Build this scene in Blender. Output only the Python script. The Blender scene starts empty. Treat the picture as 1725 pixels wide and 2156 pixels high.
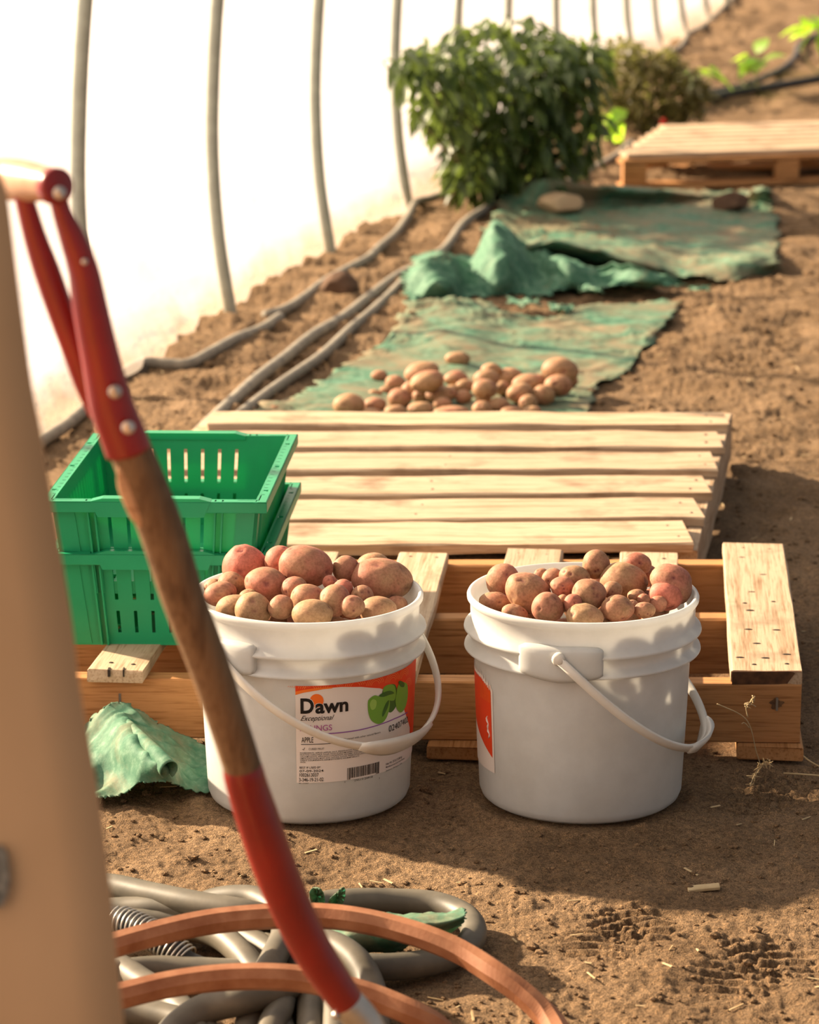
import bpy, bmesh, math, random
import numpy as np
from mathutils import Vector, Matrix

# ------------------------------------------------------------------ camera, light, exposure
C = bpy.context.scene.collection
SC = bpy.context.scene
F = 6300.0; PITCH = math.radians(14.06); H = 1.322
cd = bpy.data.cameras.new('camera'); cam = bpy.data.objects.new('camera', cd); C.objects.link(cam)
cam.location = (0, 0, H); cam.rotation_euler = (math.pi/2 - PITCH, 0, 0)
cd.sensor_fit = 'HORIZONTAL'; cd.sensor_width = 24.0; cd.lens = F/1725*24.0
cd.clip_start = 0.05; cd.clip_end = 200
cd.dof.use_dof = True; cd.dof.focus_distance = 3.78; cd.dof.aperture_fstop = 6.3
SC.camera = cam
SUN_AZ = math.radians(30); SUN_EL = math.radians(25.5)
w = bpy.data.worlds.new('world'); SC.world = w; w.use_nodes = True
bg = w.node_tree.nodes['Background']; bg.inputs[0].default_value = (0.96, 0.97, 1.0, 1); bg.inputs[1].default_value = 0.36
sd = bpy.data.lights.new('sun', 'SUN'); sun = bpy.data.objects.new('sun', sd); C.objects.link(sun)
sd.energy = 36.0; sd.angle = math.radians(1.8); sd.color = (1.0, 0.82, 0.60)
ldir = Vector((math.cos(SUN_AZ)*math.cos(SUN_EL), -math.sin(SUN_AZ)*math.cos(SUN_EL), -math.sin(SUN_EL)))
sun.rotation_euler = ldir.to_track_quat('-Z', 'Y').to_euler(); sun.location = (-4, 5, 3)
SC.view_settings.view_transform = 'Standard'; SC.view_settings.look = 'None'
SC.view_settings.gamma = 1; SC.view_settings.use_curve_mapping = False
SC.view_settings.exposure = 0.0
SC.cycles.use_denoising = True
SC.cycles.max_bounces = 10; SC.cycles.transparent_max_bounces = 12; SC.cycles.transmission_bounces = 8

# ------------------------------------------------------------------ helpers
CP, SP = math.cos(PITCH), math.sin(PITCH)
def ray(x, y):
    xc = (x-862.5)/F; yc = -(y-1078)/F
    return np.array([xc, CP+yc*SP, -SP+yc*CP])
def gp(x, y, z=0.0):
    d = ray(x, y); return np.array([0, 0, H]) + d*((z-H)/d[2])
def aty(x, y, Y):
    d = ray(x, y); return np.array([0, 0, H]) + d*(Y/d[1])
def pxs(P):                                   # pixels per metre at a point
    return F/(P[1]*CP-(P[2]-H)*SP)
def proj(P):
    q = np.array(P)-[0, 0, H]; f = q[1]*CP-q[2]*SP; u = q[1]*SP+q[2]*CP
    return 862.5+F*q[0]/f, 1078-F*u/f

def _hash(ix, iy, seed):
    n = (ix.astype(np.int64)*374761393 + iy.astype(np.int64)*668265263 + seed*974634777) & 0xffffffff
    n = ((n ^ (n >> 13))*1274126177) & 0xffffffff
    n = n ^ (n >> 16)
    return (n & 0xffff)/65535.0
def vnoise(x, y, seed=0):
    x = np.asarray(x, float); y = np.asarray(y, float)
    ix = np.floor(x); iy = np.floor(y); fx = x-ix; fy = y-iy
    fx = fx*fx*(3-2*fx); fy = fy*fy*(3-2*fy)
    a = _hash(ix, iy, seed); b = _hash(ix+1, iy, seed); c = _hash(ix, iy+1, seed); d = _hash(ix+1, iy+1, seed)
    return (a+(b-a)*fx)*(1-fy)+(c+(d-c)*fx)*fy - 0.5
def fbm(x, y, f, o=4, seed=0, gain=0.5):
    s = 0; a = 1.0
    for k in range(o):
        s = s + a*vnoise(np.asarray(x)*f+k*17.3, np.asarray(y)*f-k*9.1, seed+k); f *= 2.03; a *= gain
    return s
def noise3(P, f, seed=0):
    return (vnoise(P[:, 0]*f+P[:, 2]*f*.7, P[:, 1]*f-P[:, 2]*f*.4, seed) + vnoise(P[:, 1]*f+P[:, 0]*f*.6, P[:, 2]*f-P[:, 0]*f*.3, seed+5)
            + vnoise(P[:, 2]*f+P[:, 1]*f*.5, P[:, 0]*f-P[:, 1]*f*.6, seed+9))/1.7

def empty(name, loc, label=None, cat=None, group=None):
    o = bpy.data.objects.new(name, None); C.objects.link(o); o.location = loc; o.empty_display_size = .05
    if label: tag(o, label, cat, group)
    return o
def tag(o, label, cat, group=None, kind=None):
    o['label'] = label; o['category'] = cat
    if group: o['group'] = group
    if kind: o['kind'] = kind
    return o
WL = {}
def mk(name, verts, faces, mat, parent=None, origin=None, smooth=True, uv=None):
    verts = np.asarray(verts, float)
    if parent is not None: org = np.array(WL.get(parent.name, tuple(parent.location)))
    elif origin is not None: org = np.array(origin, float)
    else:
        org = np.array([(verts[:, 0].min()+verts[:, 0].max())/2, (verts[:, 1].min()+verts[:, 1].max())/2, verts[:, 2].min()])
    me = bpy.data.meshes.new(name)
    me.from_pydata((verts-org).tolist(), [], faces if isinstance(faces, list) else faces.tolist()); me.update()
    if smooth: me.polygons.foreach_set('use_smooth', [True]*len(me.polygons))
    for m in (mat if isinstance(mat, (list, tuple)) else [mat]): me.materials.append(m)
    o = bpy.data.objects.new(name, me); C.objects.link(o)
    if parent is not None: o.parent = parent; WL[o.name] = tuple(org)
    else: o.location = org; WL[o.name] = tuple(org)
    return o
def merge(parts):
    V = []; Fc = []; n = 0
    for v, f in parts:
        V.append(np.asarray(v, float)); Fc += [[i+n for i in q] for q in f]; n += len(v)
    return np.vstack(V), Fc

def catmull(P, n=8, closed=False):
    P = np.asarray(P, float)
    if len(P) < 3: return np.array([P[0]+(P[-1]-P[0])*t for t in np.linspace(0, 1, n+1)])
    if closed: Q = np.vstack([P[-1:], P, P[:2]])
    else: Q = np.vstack([2*P[0]-P[1], P, 2*P[-1]-P[-2]])
    out = []
    for i in range(1, len(Q)-2):
        for k in range(n):
            t = k/n
            out.append(.5*((2*Q[i])+(-Q[i-1]+Q[i+1])*t+(2*Q[i-1]-5*Q[i]+4*Q[i+1]-Q[i+2])*t*t+(-Q[i-1]+3*Q[i]-3*Q[i+1]+Q[i+2])*t**3))
    if not closed: out.append(Q[-2])
    return np.array(out)
def tube(P, R, seg=14, n=8, smooth=True, closed=False, flat=1.0, up=None):
    """P (k,3), R scalar or per-point"""
    P = np.asarray(P, float); R = np.broadcast_to(np.asarray(R, float), (len(P),))
    if smooth:
        Q = catmull(np.hstack([P, R[:, None]]), n, closed); P = Q[:, :3]; R = Q[:, 3]
    m = len(P); T = np.gradient(P, axis=0)
    if closed: T = np.roll(P, -1, 0)-np.roll(P, 1, 0)
    T /= np.linalg.norm(T, axis=1)[:, None]+1e-12
    u = np.array(up if up is not None else [0, 0, 1.0]); u = u-T[0]*u.dot(T[0])
    if np.linalg.norm(u) < 1e-3: u = np.array([1.0, 0, 0])-T[0]*T[0][0]
    u /= np.linalg.norm(u); V = []
    for i in range(m):
        if up is not None: u = np.array(up, float)
        u = u-T[i]*u.dot(T[i]); u /= np.linalg.norm(u)+1e-12; b = np.cross(T[i], u)
        for k in range(seg):
            a = 2*math.pi*k/seg; V.append(P[i]+R[i]*(math.cos(a)*u*flat+math.sin(a)*b))
    Fc = []
    for i in range(m if closed else m-1):
        j = (i+1) % m
        for k in range(seg):
            l = (k+1) % seg; Fc.append([i*seg+k, i*seg+l, j*seg+l, j*seg+k])
    if not closed: Fc.append(list(range(seg))[::-1]); Fc.append([(m-1)*seg+k for k in range(seg)])
    return np.array(V), Fc
def lathe(prof, seg=96, c=(0, 0, 0)):
    prof = np.array(prof); a = np.linspace(0, 2*math.pi, seg, endpoint=False); V = []
    for r, z in prof: V += [(c[0]+r*math.cos(t), c[1]+r*math.sin(t), c[2]+z) for t in a]
    Fc = []
    for i in range(len(prof)-1):
        for k in range(seg):
            l = (k+1) % seg; Fc.append([i*seg+k, i*seg+l, (i+1)*seg+l, (i+1)*seg+k])
    return np.array(V), Fc
def boxv(c, s, R=None):
    v = np.array([(x, y, z) for x in (-.5, .5) for y in (-.5, .5) for z in (-.5, .5)])*np.array(s)
    if R is not None: v = v@np.array(R).T
    return v+np.array(c), [[0, 1, 3, 2], [4, 6, 7, 5], [0, 4, 5, 1], [2, 3, 7, 6], [0, 2, 6, 4], [1, 5, 7, 3]]
def bevel(o, wd=.002, seg=2):
    m = o.modifiers.new('bevel', 'BEVEL'); m.width = wd; m.segments = seg; m.limit_method = 'ANGLE'; m.angle_limit = math.radians(40)
def solid(o, t=.001):
    m = o.modifiers.new('solid', 'SOLIDIFY'); m.thickness = t; m.offset = 0
def ico(sub):
    bm = bmesh.new(); bmesh.ops.create_icosphere(bm, subdivisions=sub, radius=1)
    v = np.array([x.co[:] for x in bm.verts]); f = [[q.index for q in p.verts] for p in bm.faces]; bm.free(); return v, f

# ------------------------------------------------------------------ materials
def s2l(c):
    return tuple((x/255/12.92 if x/255 <= .04045 else ((x/255+.055)/1.055)**2.4) for x in c)
def nd(nt, t, **k):
    n = nt.nodes.new(t)
    for a, b in k.items(): setattr(n, a, b)
    return n
def base_mat(name, rough=.6, spec=.3):
    m = bpy.data.materials.new(name); m.use_nodes = True; nt = m.node_tree; p = nt.nodes['Principled BSDF']
    p.inputs['Roughness'].default_value = rough; p.inputs['Specular IOR Level'].default_value = spec
    return m, nt, p
def noise_node(nt, vec, scale, detail=4, rough=.55):
    n = nd(nt, 'ShaderNodeTexNoise'); n.inputs['Scale'].default_value = scale; n.inputs['Detail'].default_value = detail
    n.inputs['Roughness'].default_value = rough
    if vec is not None: nt.links.new(vec, n.inputs['Vector'])
    return n
def ramp(nt, fac, stops, interp='LINEAR'):
    r = nd(nt, 'ShaderNodeValToRGB'); e = r.color_ramp.elements; r.color_ramp.interpolation = interp
    while len(e) < len(stops): e.new(.5)
    for q, (p, c) in zip(e, stops): q.position = p; q.color = (*c, 1) if len(c) == 3 else c
    nt.links.new(fac, r.inputs[0]); return r
def mixc(nt, fac, a, b, typ='MIX'):
    m = nd(nt, 'ShaderNodeMix', data_type='RGBA', blend_type=typ)
    if isinstance(fac, (int, float)): m.inputs[0].default_value = fac
    else: nt.links.new(fac, m.inputs[0])
    for i, q in ((6, a), (7, b)):
        if isinstance(q, tuple): m.inputs[i].default_value = (*q, 1)
        else: nt.links.new(q, m.inputs[i])
    return m.outputs[2]
def bump(nt, p, h, strength=.3, dist=.002):
    b = nd(nt, 'ShaderNodeBump'); b.inputs['Strength'].default_value = strength; b.inputs['Distance'].default_value = dist
    nt.links.new(h, b.inputs['Height']); nt.links.new(b.outputs[0], p.inputs['Normal'])
def simple(name, c1, c2=None, scale=30, rough=.5, spec=.3, bs=0, bscale=200, metal=0, coat=0):
    m, nt, p = base_mat(name, rough, spec); tc = nd(nt, 'ShaderNodeTexCoord').outputs['Object']
    c2 = c2 or tuple(x*.85 for x in c1)
    n = noise_node(nt, tc, scale); r = ramp(nt, n.outputs[0], [(.35, c1), (.68, c2)])
    nt.links.new(r.outputs[0], p.inputs['Base Color']); p.inputs['Metallic'].default_value = metal; p.inputs['Coat Weight'].default_value = coat
    if bs: bump(nt, p, noise_node(nt, tc, bscale, 3).outputs[0], bs, .001)
    return m
def translucent_mix(m, col, w):
    nt = m.node_tree; out = nt.nodes['Material Output']; p = nt.nodes['Principled BSDF']
    t = nd(nt, 'ShaderNodeBsdfTranslucent'); t.inputs[0].default_value = (*col, 1)
    x = nd(nt, 'ShaderNodeMixShader'); x.inputs[0].default_value = w
    nt.links.new(p.outputs[0], x.inputs[1]); nt.links.new(t.outputs[0], x.inputs[2]); nt.links.new(x.outputs[0], out.inputs[0]); return t

def soil_mat():
    m, nt, p = base_mat('soil', .92, .15); tc = nd(nt, 'ShaderNodeTexCoord').outputs['Object']
    n1 = noise_node(nt, tc, 5, 6, .6); n2 = noise_node(nt, tc, 140, 5, .7); n3 = noise_node(nt, tc, 620, 2, .6)
    a = ramp(nt, n1.outputs[0], [(.3, (.175, .109, .059)), (.5, (.25, .161, .090)), (.7, (.33, .218, .128))])
    b = ramp(nt, n2.outputs[0], [(.3, (.45, .42, .40)), (.5, (.95, .95, .95)), (.62, (1.25, 1.2, 1.12))])
    c = ramp(nt, n3.outputs[0], [(.35, (.6, .58, .55)), (.52, (1, 1, 1)), (.70, (1.7, 1.6, 1.45))])
    x = mixc(nt, 1.0, a.outputs[0], b.outputs[0], 'MULTIPLY'); x = mixc(nt, 1.0, x, c.outputs[0], 'MULTIPLY')
    nt.links.new(x, p.inputs['Base Color'])
    ad = nd(nt, 'ShaderNodeMath', operation='ADD'); nt.links.new(n2.outputs[0], ad.inputs[0])
    mu = nd(nt, 'ShaderNodeMath', operation='MULTIPLY'); mu.inputs[1].default_value = .35; nt.links.new(n3.outputs[0], mu.inputs[0]); nt.links.new(mu.outputs[0], ad.inputs[1])
    bump(nt, p, ad.outputs[0], 1.0, .009); return m
def wood_mat(name, c_light, c_mid, c_dark, warm=.0, dirt=.25, vert=False):
    m, nt, p = base_mat(name, .75, .2); tc = nd(nt, 'ShaderNodeTexCoord').outputs['Object']
    oi = nd(nt, 'ShaderNodeObjectInfo'); ad = nd(nt, 'ShaderNodeVectorMath', operation='MULTIPLY_ADD')
    cx = nd(nt, 'ShaderNodeCombineXYZ'); nt.links.new(oi.outputs['Random'], cx.inputs[0]); nt.links.new(oi.outputs['Random'], cx.inputs[1]); nt.links.new(oi.outputs['Random'], cx.inputs[2])
    ad.inputs[1].default_value = (7, 5, 3); nt.links.new(cx.outputs[0], ad.inputs[0]); nt.links.new(tc, ad.inputs[2])
    mp = nd(nt, 'ShaderNodeMapping'); mp.inputs['Scale'].default_value = (30, 30, 2.2) if vert else (1.2, 22, 22); nt.links.new(ad.outputs[0], mp.inputs[0])
    g = noise_node(nt, mp.outputs[0], 2.4, 7, .62); g.inputs['Distortion'].default_value = .4
    mp2 = nd(nt, 'ShaderNodeMapping'); mp2.inputs['Scale'].default_value = (160, 160, 9) if vert else (6, 130, 130); nt.links.new(ad.outputs[0], mp2.inputs[0])
    g2 = noise_node(nt, mp2.outputs[0], 2.0, 3, .6)
    big = noise_node(nt, ad.outputs[0], 7, 4, .6)
    a = ramp(nt, g.outputs[0], [(.3, c_mid), (.48, c_light), (.62, c_light), (.78, c_mid)])
    b = ramp(nt, g2.outputs[0], [(.28, (.58, .50, .42)), (.5, (1, 1, 1))])
    x = mixc(nt, 1.0, a.outputs[0], b.outputs[0], 'MULTIPLY')
    d = ramp(nt, big.outputs[0], [(.55, (0, 0, 0)), (.75, (dirt, dirt, dirt))])
    x = mixc(nt, d.outputs[0], x, c_dark)
    hs = nd(nt, 'ShaderNodeHueSaturation'); v = nd(nt, 'ShaderNodeMapRange'); v.inputs[3].default_value = .86; v.inputs[4].default_value = 1.08
    nt.links.new(oi.outputs['Random'], v.inputs[0]); nt.links.new(v.outputs[0], hs.inputs['Value']); nt.links.new(x, hs.inputs['Color'])
    nt.links.new(hs.outputs[0], p.inputs['Base Color']); bump(nt, p, g2.outputs[0], .35, .0015); return m
def cloth_mat(name, dirt=.5):
    m, nt, p = base_mat(name, .7, .25); tc = nd(nt, 'ShaderNodeTexCoord').outputs['Object']
    n = noise_node(nt, tc, 6, 8, .68); n.inputs['Distortion'].default_value = .6; f = noise_node(nt, tc, 60, 4, .65)
    g = ramp(nt, f.outputs[0], [(.3, (.035, .135, .08)), (.55, (.10, .225, .145)), (.75, (.22, .36, .26))])
    lo = .62-.22*dirt
    k = ramp(nt, n.outputs[0], [(lo-.06, (0, 0, 0)), (lo+.16, (.85, .85, .85))])
    x = mixc(nt, k.outputs[0], g.outputs[0], (.27, .185, .11)); nt.links.new(x, p.inputs['Base Color'])
    bump(nt, p, noise_node(nt, tc, 350, 3).outputs[0], .3, .001)
    translucent_mix(m, (.07, .38, .21), .2); return m
def potato_mat():
    m, nt, p = base_mat('potato_skin', .62, .25); tc = nd(nt, 'ShaderNodeTexCoord').outputs['Object']; oi = nd(nt, 'ShaderNodeObjectInfo')
    cx = nd(nt, 'ShaderNodeVectorMath', operation='SCALE'); cx.inputs['Scale'].default_value = 1.0
    cb = nd(nt, 'ShaderNodeCombineXYZ'); mm = nd(nt, 'ShaderNodeMath', operation='MULTIPLY'); mm.inputs[1].default_value = 11
    nt.links.new(oi.outputs['Random'], mm.inputs[0]); nt.links.new(mm.outputs[0], cb.inputs[0]); av = nd(nt, 'ShaderNodeVectorMath', operation='ADD')
    nt.links.new(cb.outputs[0], av.inputs[0]); nt.links.new(tc, av.inputs[1]); v = av.outputs[0]
    n1 = noise_node(nt, v, 22, 5, .6); n2 = noise_node(nt, v, 300, 4, .7); n3 = noise_node(nt, v, 75, 4, .65)
    pk = nd(nt, 'ShaderNodeAttribute', attribute_type='OBJECT', attribute_name='pink')
    add = nd(nt, 'ShaderNodeMath', operation='ADD'); nt.links.new(n1.outputs[0], add.inputs[0]); nt.links.new(pk.outputs['Fac'], add.inputs[1])
    a = ramp(nt, add.outputs[0], [(.35, (.36, .215, .115)), (.5, (.36, .18, .105)), (.66, (.39, .155, .10)), (.85, (.47, .15, .105))])
    b = ramp(nt, n2.outputs[0], [(.3, (.82, .8, .76)), (.6, (1.08, 1.06, 1.03))]); c = ramp(nt, n3.outputs[0], [(.32, (.78, .76, .72)), (.5, (1, 1, 1)), (.72, (1.15, 1.17, 1.2))])
    x = mixc(nt, 1.0, a.outputs[0], b.outputs[0], 'MULTIPLY'); x = mixc(nt, 1.0, x, c.outputs[0], 'MULTIPLY')
    ey = nd(nt, 'ShaderNodeAttribute', attribute_name='eye'); x = mixc(nt, ey.outputs['Fac'], x, (.11, .02, .025))
    nt.links.new(x, p.inputs['Base Color']); bump(nt, p, n3.outputs[0], .35, .0015)
    p.inputs['Subsurface Weight'].default_value = .06; p.inputs['Subsurface Radius'].default_value = (.006, .002, .001); p.inputs['Subsurface Scale'].default_value = .5
    return m
def leaf_mat(name, c1, c2, tr, w=.35):
    m, nt, p = base_mat(name, .42, .45); tc = nd(nt, 'ShaderNodeTexCoord').outputs['Object']
    n = noise_node(nt, tc, 18, 3); r = ramp(nt, n.outputs[0], [(.35, c1), (.65, c2)]); nt.links.new(r.outputs[0], p.inputs['Base Color'])
    translucent_mix(m, tr, w); return m

M = {}
M['soil'] = soil_mat()
M['pallet'] = wood_mat('pallet_pine', (.50, .37, .25), (.32, .195, .105), (.15, .085, .045), dirt=.8)
M['stringer'] = wood_mat('stringer_pine', (.46, .225, .088), (.34, .155, .055), (.16, .08, .035), dirt=.35)
M['oldwood'] = wood_mat('weathered_handle_wood', (.17, .105, .055), (.085, .048, .025), (.035, .02, .012), dirt=.5, vert=True)
M['peel'] = wood_mat('bare_wood', (.46, .29, .17), (.36, .21, .115), (.2, .12, .07), dirt=.1)
M['tan'] = simple('tan_board', (.66, .36, .175), (.56, .295, .135), 3, .75, .2, .1, 300)
M['endgrain'] = simple('dirty_end_grain', (.06, .03, .016), (.14, .065, .03), 60, .9)
M['nail'] = simple('rusty_nail', (.03, .02, .015), rough=.7)
M['staple'] = simple('steel_staple', (.35, .33, .3), rough=.4, metal=.8)
M['scorch'] = simple('black_stain', (.10, .055, .03), (.26, .14, .06), 80, .9)
def plastic_white():
    m, nt, p = base_mat('white_bucket_plastic', .38, .4); tc = nd(nt, 'ShaderNodeTexCoord').outputs['Object']
    n = noise_node(nt, tc, 40, 5, .6); n2 = noise_node(nt, tc, 7, 4)
    a = ramp(nt, n.outputs[0], [(.35, (.70, .71, .70)), (.6, (.76, .77, .76))]); b = ramp(nt, n2.outputs[0], [(.4, (1, 1, 1)), (.75, (.9, .87, .82))])
    nt.links.new(mixc(nt, 1.0, a.outputs[0], b.outputs[0], 'MULTIPLY'), p.inputs['Base Color'])
    translucent_mix(m, (.86, .86, .84), .36); return m
M['bucket'] = plastic_white()
M['bail'] = simple('white_handle_plastic', (.80, .77, .70), (.76, .72, .65), 50, .35, .4)
translucent_mix(M['bail'], (.85, .78, .68), .2)
M['crate'] = simple('green_crate_plastic', (.016, .36, .16), (.022, .41, .185), 12, .38, .45)
translucent_mix(M['crate'], (.03, .55, .20), .3)
M['cloth'] = cloth_mat('green_weed_cloth', .74); M['cloth_clean'] = cloth_mat('green_cloth', .5); M['cloth_bunch'] = cloth_mat('green_bunched_cloth', -.1)
M['potato'] = potato_mat()
M['red'] = simple('red_enamel', (.25, .010, .006), (.18, .007, .005), 14, .34, .5, .15, 60, coat=.1)
M['steel'] = simple('steel', (.55, .52, .47), (.42, .39, .35), 40, .35, metal=.85)
M['grip'] = simple('worn_grip_wood', (.50, .32, .20), (.36, .2, .11), 30, .4, .4)
M['greyhose'] = simple('grey_hose', (.085, .075, .056), (.14, .12, .088), 25, .5, .35, .1, 90)
M['groundhose'] = simple('dusty_grey_hose', (.19, .17, .14), (.29, .255, .20), 30, .7, .2)
M['blackhose'] = simple('black_hose', (.022, .022, .024), (.05, .045, .04), 30, .55, .3)
M['redhose'] = simple('terracotta_hose', (.25, .092, .038), (.36, .16, .078), 34, .62, .3, .25, 120)
M['pipe'] = simple('galvanised_pipe', (.36, .37, .31), (.28, .285, .24), 20, .5, .4, metal=.25)
M['rock'] = simple('brown_rock', (.08, .045, .028), (.14, .085, .055), 18, .9, .15, .8, 40)
M['tanrock'] = simple('tan_rock', (.46, .34, .21), (.36, .24, .14), 14, .85, .15, .6, 40)
M['straw'] = simple('dry_straw', (.55, .42, .24), (.40, .28, .14), 40, .8)
M['leaf'] = leaf_mat('pepper_leaf', (.030, .060, .015), (.085, .125, .03), (.20, .28, .05), .3)
M['weed'] = leaf_mat('weed_leaf', (.13, .12, .04), (.22, .18, .07), (.3, .3, .08), .35)
M['lime'] = leaf_mat('young_leaf', (.16, .32, .03), (.25, .42, .05), (.55, .85, .06), .55)
M['stem'] = simple('green_stem', (.12, .14, .05), (.2, .17, .08), 30, .7)
def film_mat():
    m, nt, p = base_mat('greenhouse_film', .4, .3); out = nt.nodes['Material Output']; tc = nd(nt, 'ShaderNodeTexCoord').outputs['Object']
    n = noise_node(nt, tc, 2.2, 5, .6); r = ramp(nt, n.outputs[0], [(.3, (.36, .36, .40)), (.7, (.31, .31, .33))])
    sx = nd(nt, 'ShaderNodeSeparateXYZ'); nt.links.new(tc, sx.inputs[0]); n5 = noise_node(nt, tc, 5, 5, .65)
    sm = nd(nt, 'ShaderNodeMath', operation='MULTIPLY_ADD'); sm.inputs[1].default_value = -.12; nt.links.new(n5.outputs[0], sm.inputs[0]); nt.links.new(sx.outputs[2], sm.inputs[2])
    dr = ramp(nt, sm.outputs[0], [(.0, (.8, .8, .8)), (.06, (0, 0, 0))])     # dimmer light at the film's foot, painted into its colour as a brownish tint
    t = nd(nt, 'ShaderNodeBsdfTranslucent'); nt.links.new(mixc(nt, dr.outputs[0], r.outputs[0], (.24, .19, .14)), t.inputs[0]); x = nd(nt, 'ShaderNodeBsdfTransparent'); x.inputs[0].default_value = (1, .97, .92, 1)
    s = nd(nt, 'ShaderNodeMixShader'); s.inputs[0].default_value = .5; nt.links.new(t.outputs[0], s.inputs[1]); nt.links.new(x.outputs[0], s.inputs[2])
    q = nd(nt, 'ShaderNodeMixShader'); q.inputs[0].default_value = .06; nt.links.new(s.outputs[0], q.inputs[1]); nt.links.new(p.outputs[0], q.inputs[2])
    p.inputs['Base Color'].default_value = (.8, .75, .68, 1); nt.links.new(q.outputs[0], out.inputs[0]); return m
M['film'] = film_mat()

# ------------------------------------------------------------------ floor (soil)
WA = math.radians(13.0); WD = np.array([math.sin(WA), math.cos(WA)]); WN = np.array([-math.cos(WA), math.sin(WA)])
WB = gp(487, 668)[:2]
def wall_dist(x, y): return -((x-WB[0])*WN[0]+(y-WB[1])*WN[1])     # inside positive
BK = [(.226, 3.755), (-.133, 3.755)]
TREADS = [gp(1300, 1965)[:2], gp(1590, 2035)[:2], gp(1620, 1660)[:2]]
def terrain(x, y):
    far = np.clip((y-4.6)/2.5, 0, 1)
    side = np.exp(-((wall_dist(x, y)-.25)/.3)**2)*np.clip((y-5)/1.5, 0, 1)
    h = fbm(x, y, 2.2, 3, 3)*(.012+.03*far) + fbm(x, y, 14, 4, 11, .55)*(.009+.003*far) + fbm(x, y, 70, 3, 21, .65)*(.0038+.002*far) + fbm(x*.5, y*1.6, 11, 4, 51, .6)*.02*far
    h = h + side*(.010+fbm(x, y, 9, 3, 31)*.02)
    fur = vnoise(x*1.2+3, y*4.5, 41)*vnoise(x*3, y*9, 45)
    h = h + fur*.06*np.clip((y-4.8)/2, 0.15, 1)
    h = h - .003
    for t in TREADS:                                   # boot prints
        for a, sg in ((.35, 1), (-.2, -1)):
            cx, cy = t[0]+.02*sg, t[1]+.03*sg
            u = (x-cx)*math.cos(a)+(y-cy)*math.sin(a); v = -(x-cx)*math.sin(a)+(y-cy)*math.cos(a)
            mk_ = np.exp(-(u/.045)**4-(v/.06)**4); h = h - mk_*(.004+.004*np.sign(np.sin(v*2*math.pi/.022+np.abs(u)*60)))
    flat = np.zeros_like(x)
    for bx, by in BK: flat = np.maximum(flat, np.exp(-(np.hypot(x-bx, y-by)/.17)**8))
    in1 = (x > -.75) & (x < .62) & (y > 3.86) & (y < 5.65)
    flat = np.maximum(flat, np.where(in1, .85, 0)); h = h*(1-.8*flat)-.003*flat
    hosez = (x > -.7) & (x < .12) & (y < 3.36); h = np.where(hosez, h*.6-.004, h)
    ring = 0
    for bx, by in BK: ring = ring+np.exp(-((np.hypot(x-bx, y-by)-.150)/.010)**2)
    h = h + ring*(.004+.010*np.clip(vnoise(x*40, y*40, 77), 0, 1))
    return h
ys = [1.2]
while ys[-1] < 40: ys.append(ys[-1] + (.0045*max(1, (ys[-1]/3.3))**1.75 if ys[-1] > 2.8 else .02))
ys = np.array(ys); NU = 620
u = np.linspace(-1, 1, NU); us = u*.62+np.sign(u)*np.clip(np.abs(u)-.72, 0, 1)**1.6*8
Y, U = np.meshgrid(ys, us, indexing='ij'); X = U*(.36+.235*Y)/.62*.62+.0*Y
Zt = terrain(X, Y); V = np.stack([X, Y, Zt], -1).reshape(-1, 3); ny = len(ys)
i = np.arange(ny-1)[:, None]*NU+np.arange(NU-1)[None]; Q = np.stack([i, i+1, i+1+NU, i+NU], -1).reshape(-1, 4)
me = bpy.data.meshes.new('floor'); me.vertices.add(len(V)); me.vertices.foreach_set('co', V.ravel())
me.loops.add(Q.size); me.loops.foreach_set('vertex_index', Q.ravel().astype(np.int32)); me.polygons.add(len(Q))
me.polygons.foreach_set('loop_start', np.arange(0, Q.size, 4, dtype=np.int32)); me.polygons.foreach_set('loop_total', np.full(len(Q), 4, np.int32))
me.update(calc_edges=True); me.polygons.foreach_set('use_smooth', [True]*len(Q)); me.materials.append(M['soil'])
fl = bpy.data.objects.new('floor', me); C.objects.link(fl); fl['kind'] = 'structure'
def th(x, y): return float(terrain(np.array([float(x)]), np.array([float(y)]))[0])

# ------------------------------------------------------------------ greenhouse wall: film and hoops
PZ = [-.03, 0, .1, .2, .32, .45, .6, .78, 1.0, 1.25, 1.5, 1.8, 2.1, 2.35]
PN = [0, .0, .016, .03, .039, .042, .036, .022, -.005, -.05, -.13, -.28, -.52, -.85]
def wall_pt(s, n, z): return np.array([WB[0]+WD[0]*s+WN[0]*n, WB[1]+WD[1]*s+WN[1]*n, z])
def solve_s(px):
    lo, hi = -5.5, 20
    for _ in range(50):
        mid = (lo+hi)/2
        if proj(wall_pt(mid, 0, 0))[0] < px: lo = mid
        else: hi = mid
    return lo
RX = [-170, 215, 487, 697, 860, 988, 1092, 1190, 1266, 1334, 1390, 1443, 1491, 1533]
RS = [solve_s(x) for x in RX]; RS = [-5.4, -4.5, -3.55, -2.65]+RS[1:]
zz = np.interp(np.linspace(0, 1, 44), np.linspace(0, 1, len(PZ)), PZ); nn = np.interp(zz, PZ, PN)
ss = np.arange(-7.5, 14.5, .05); S_, Z_ = np.meshgrid(ss, zz, indexing='ij'); N_ = np.interp(Z_, PZ, PN)
N_ = N_+.024+fbm(S_, Z_*1.5, 1.4, 4, 5)*.05*np.clip(Z_*4, .2, 1)
low = np.exp(-(Z_/.07)**2)
N_ = N_+low*(-.07*np.clip(vnoise(S_*1.3, S_*0, 61)+.35, 0, 1))+np.exp(-((Z_-.11-.05*vnoise(S_*1.1, S_*0, 64))/.012)**2)*.012
V = np.stack([WB[0]+WD[0]*S_+WN[0]*N_, WB[1]+WD[1]*S_+WN[1]*N_, Z_], -1).reshape(-1, 3); a, b = S_.shape
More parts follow.
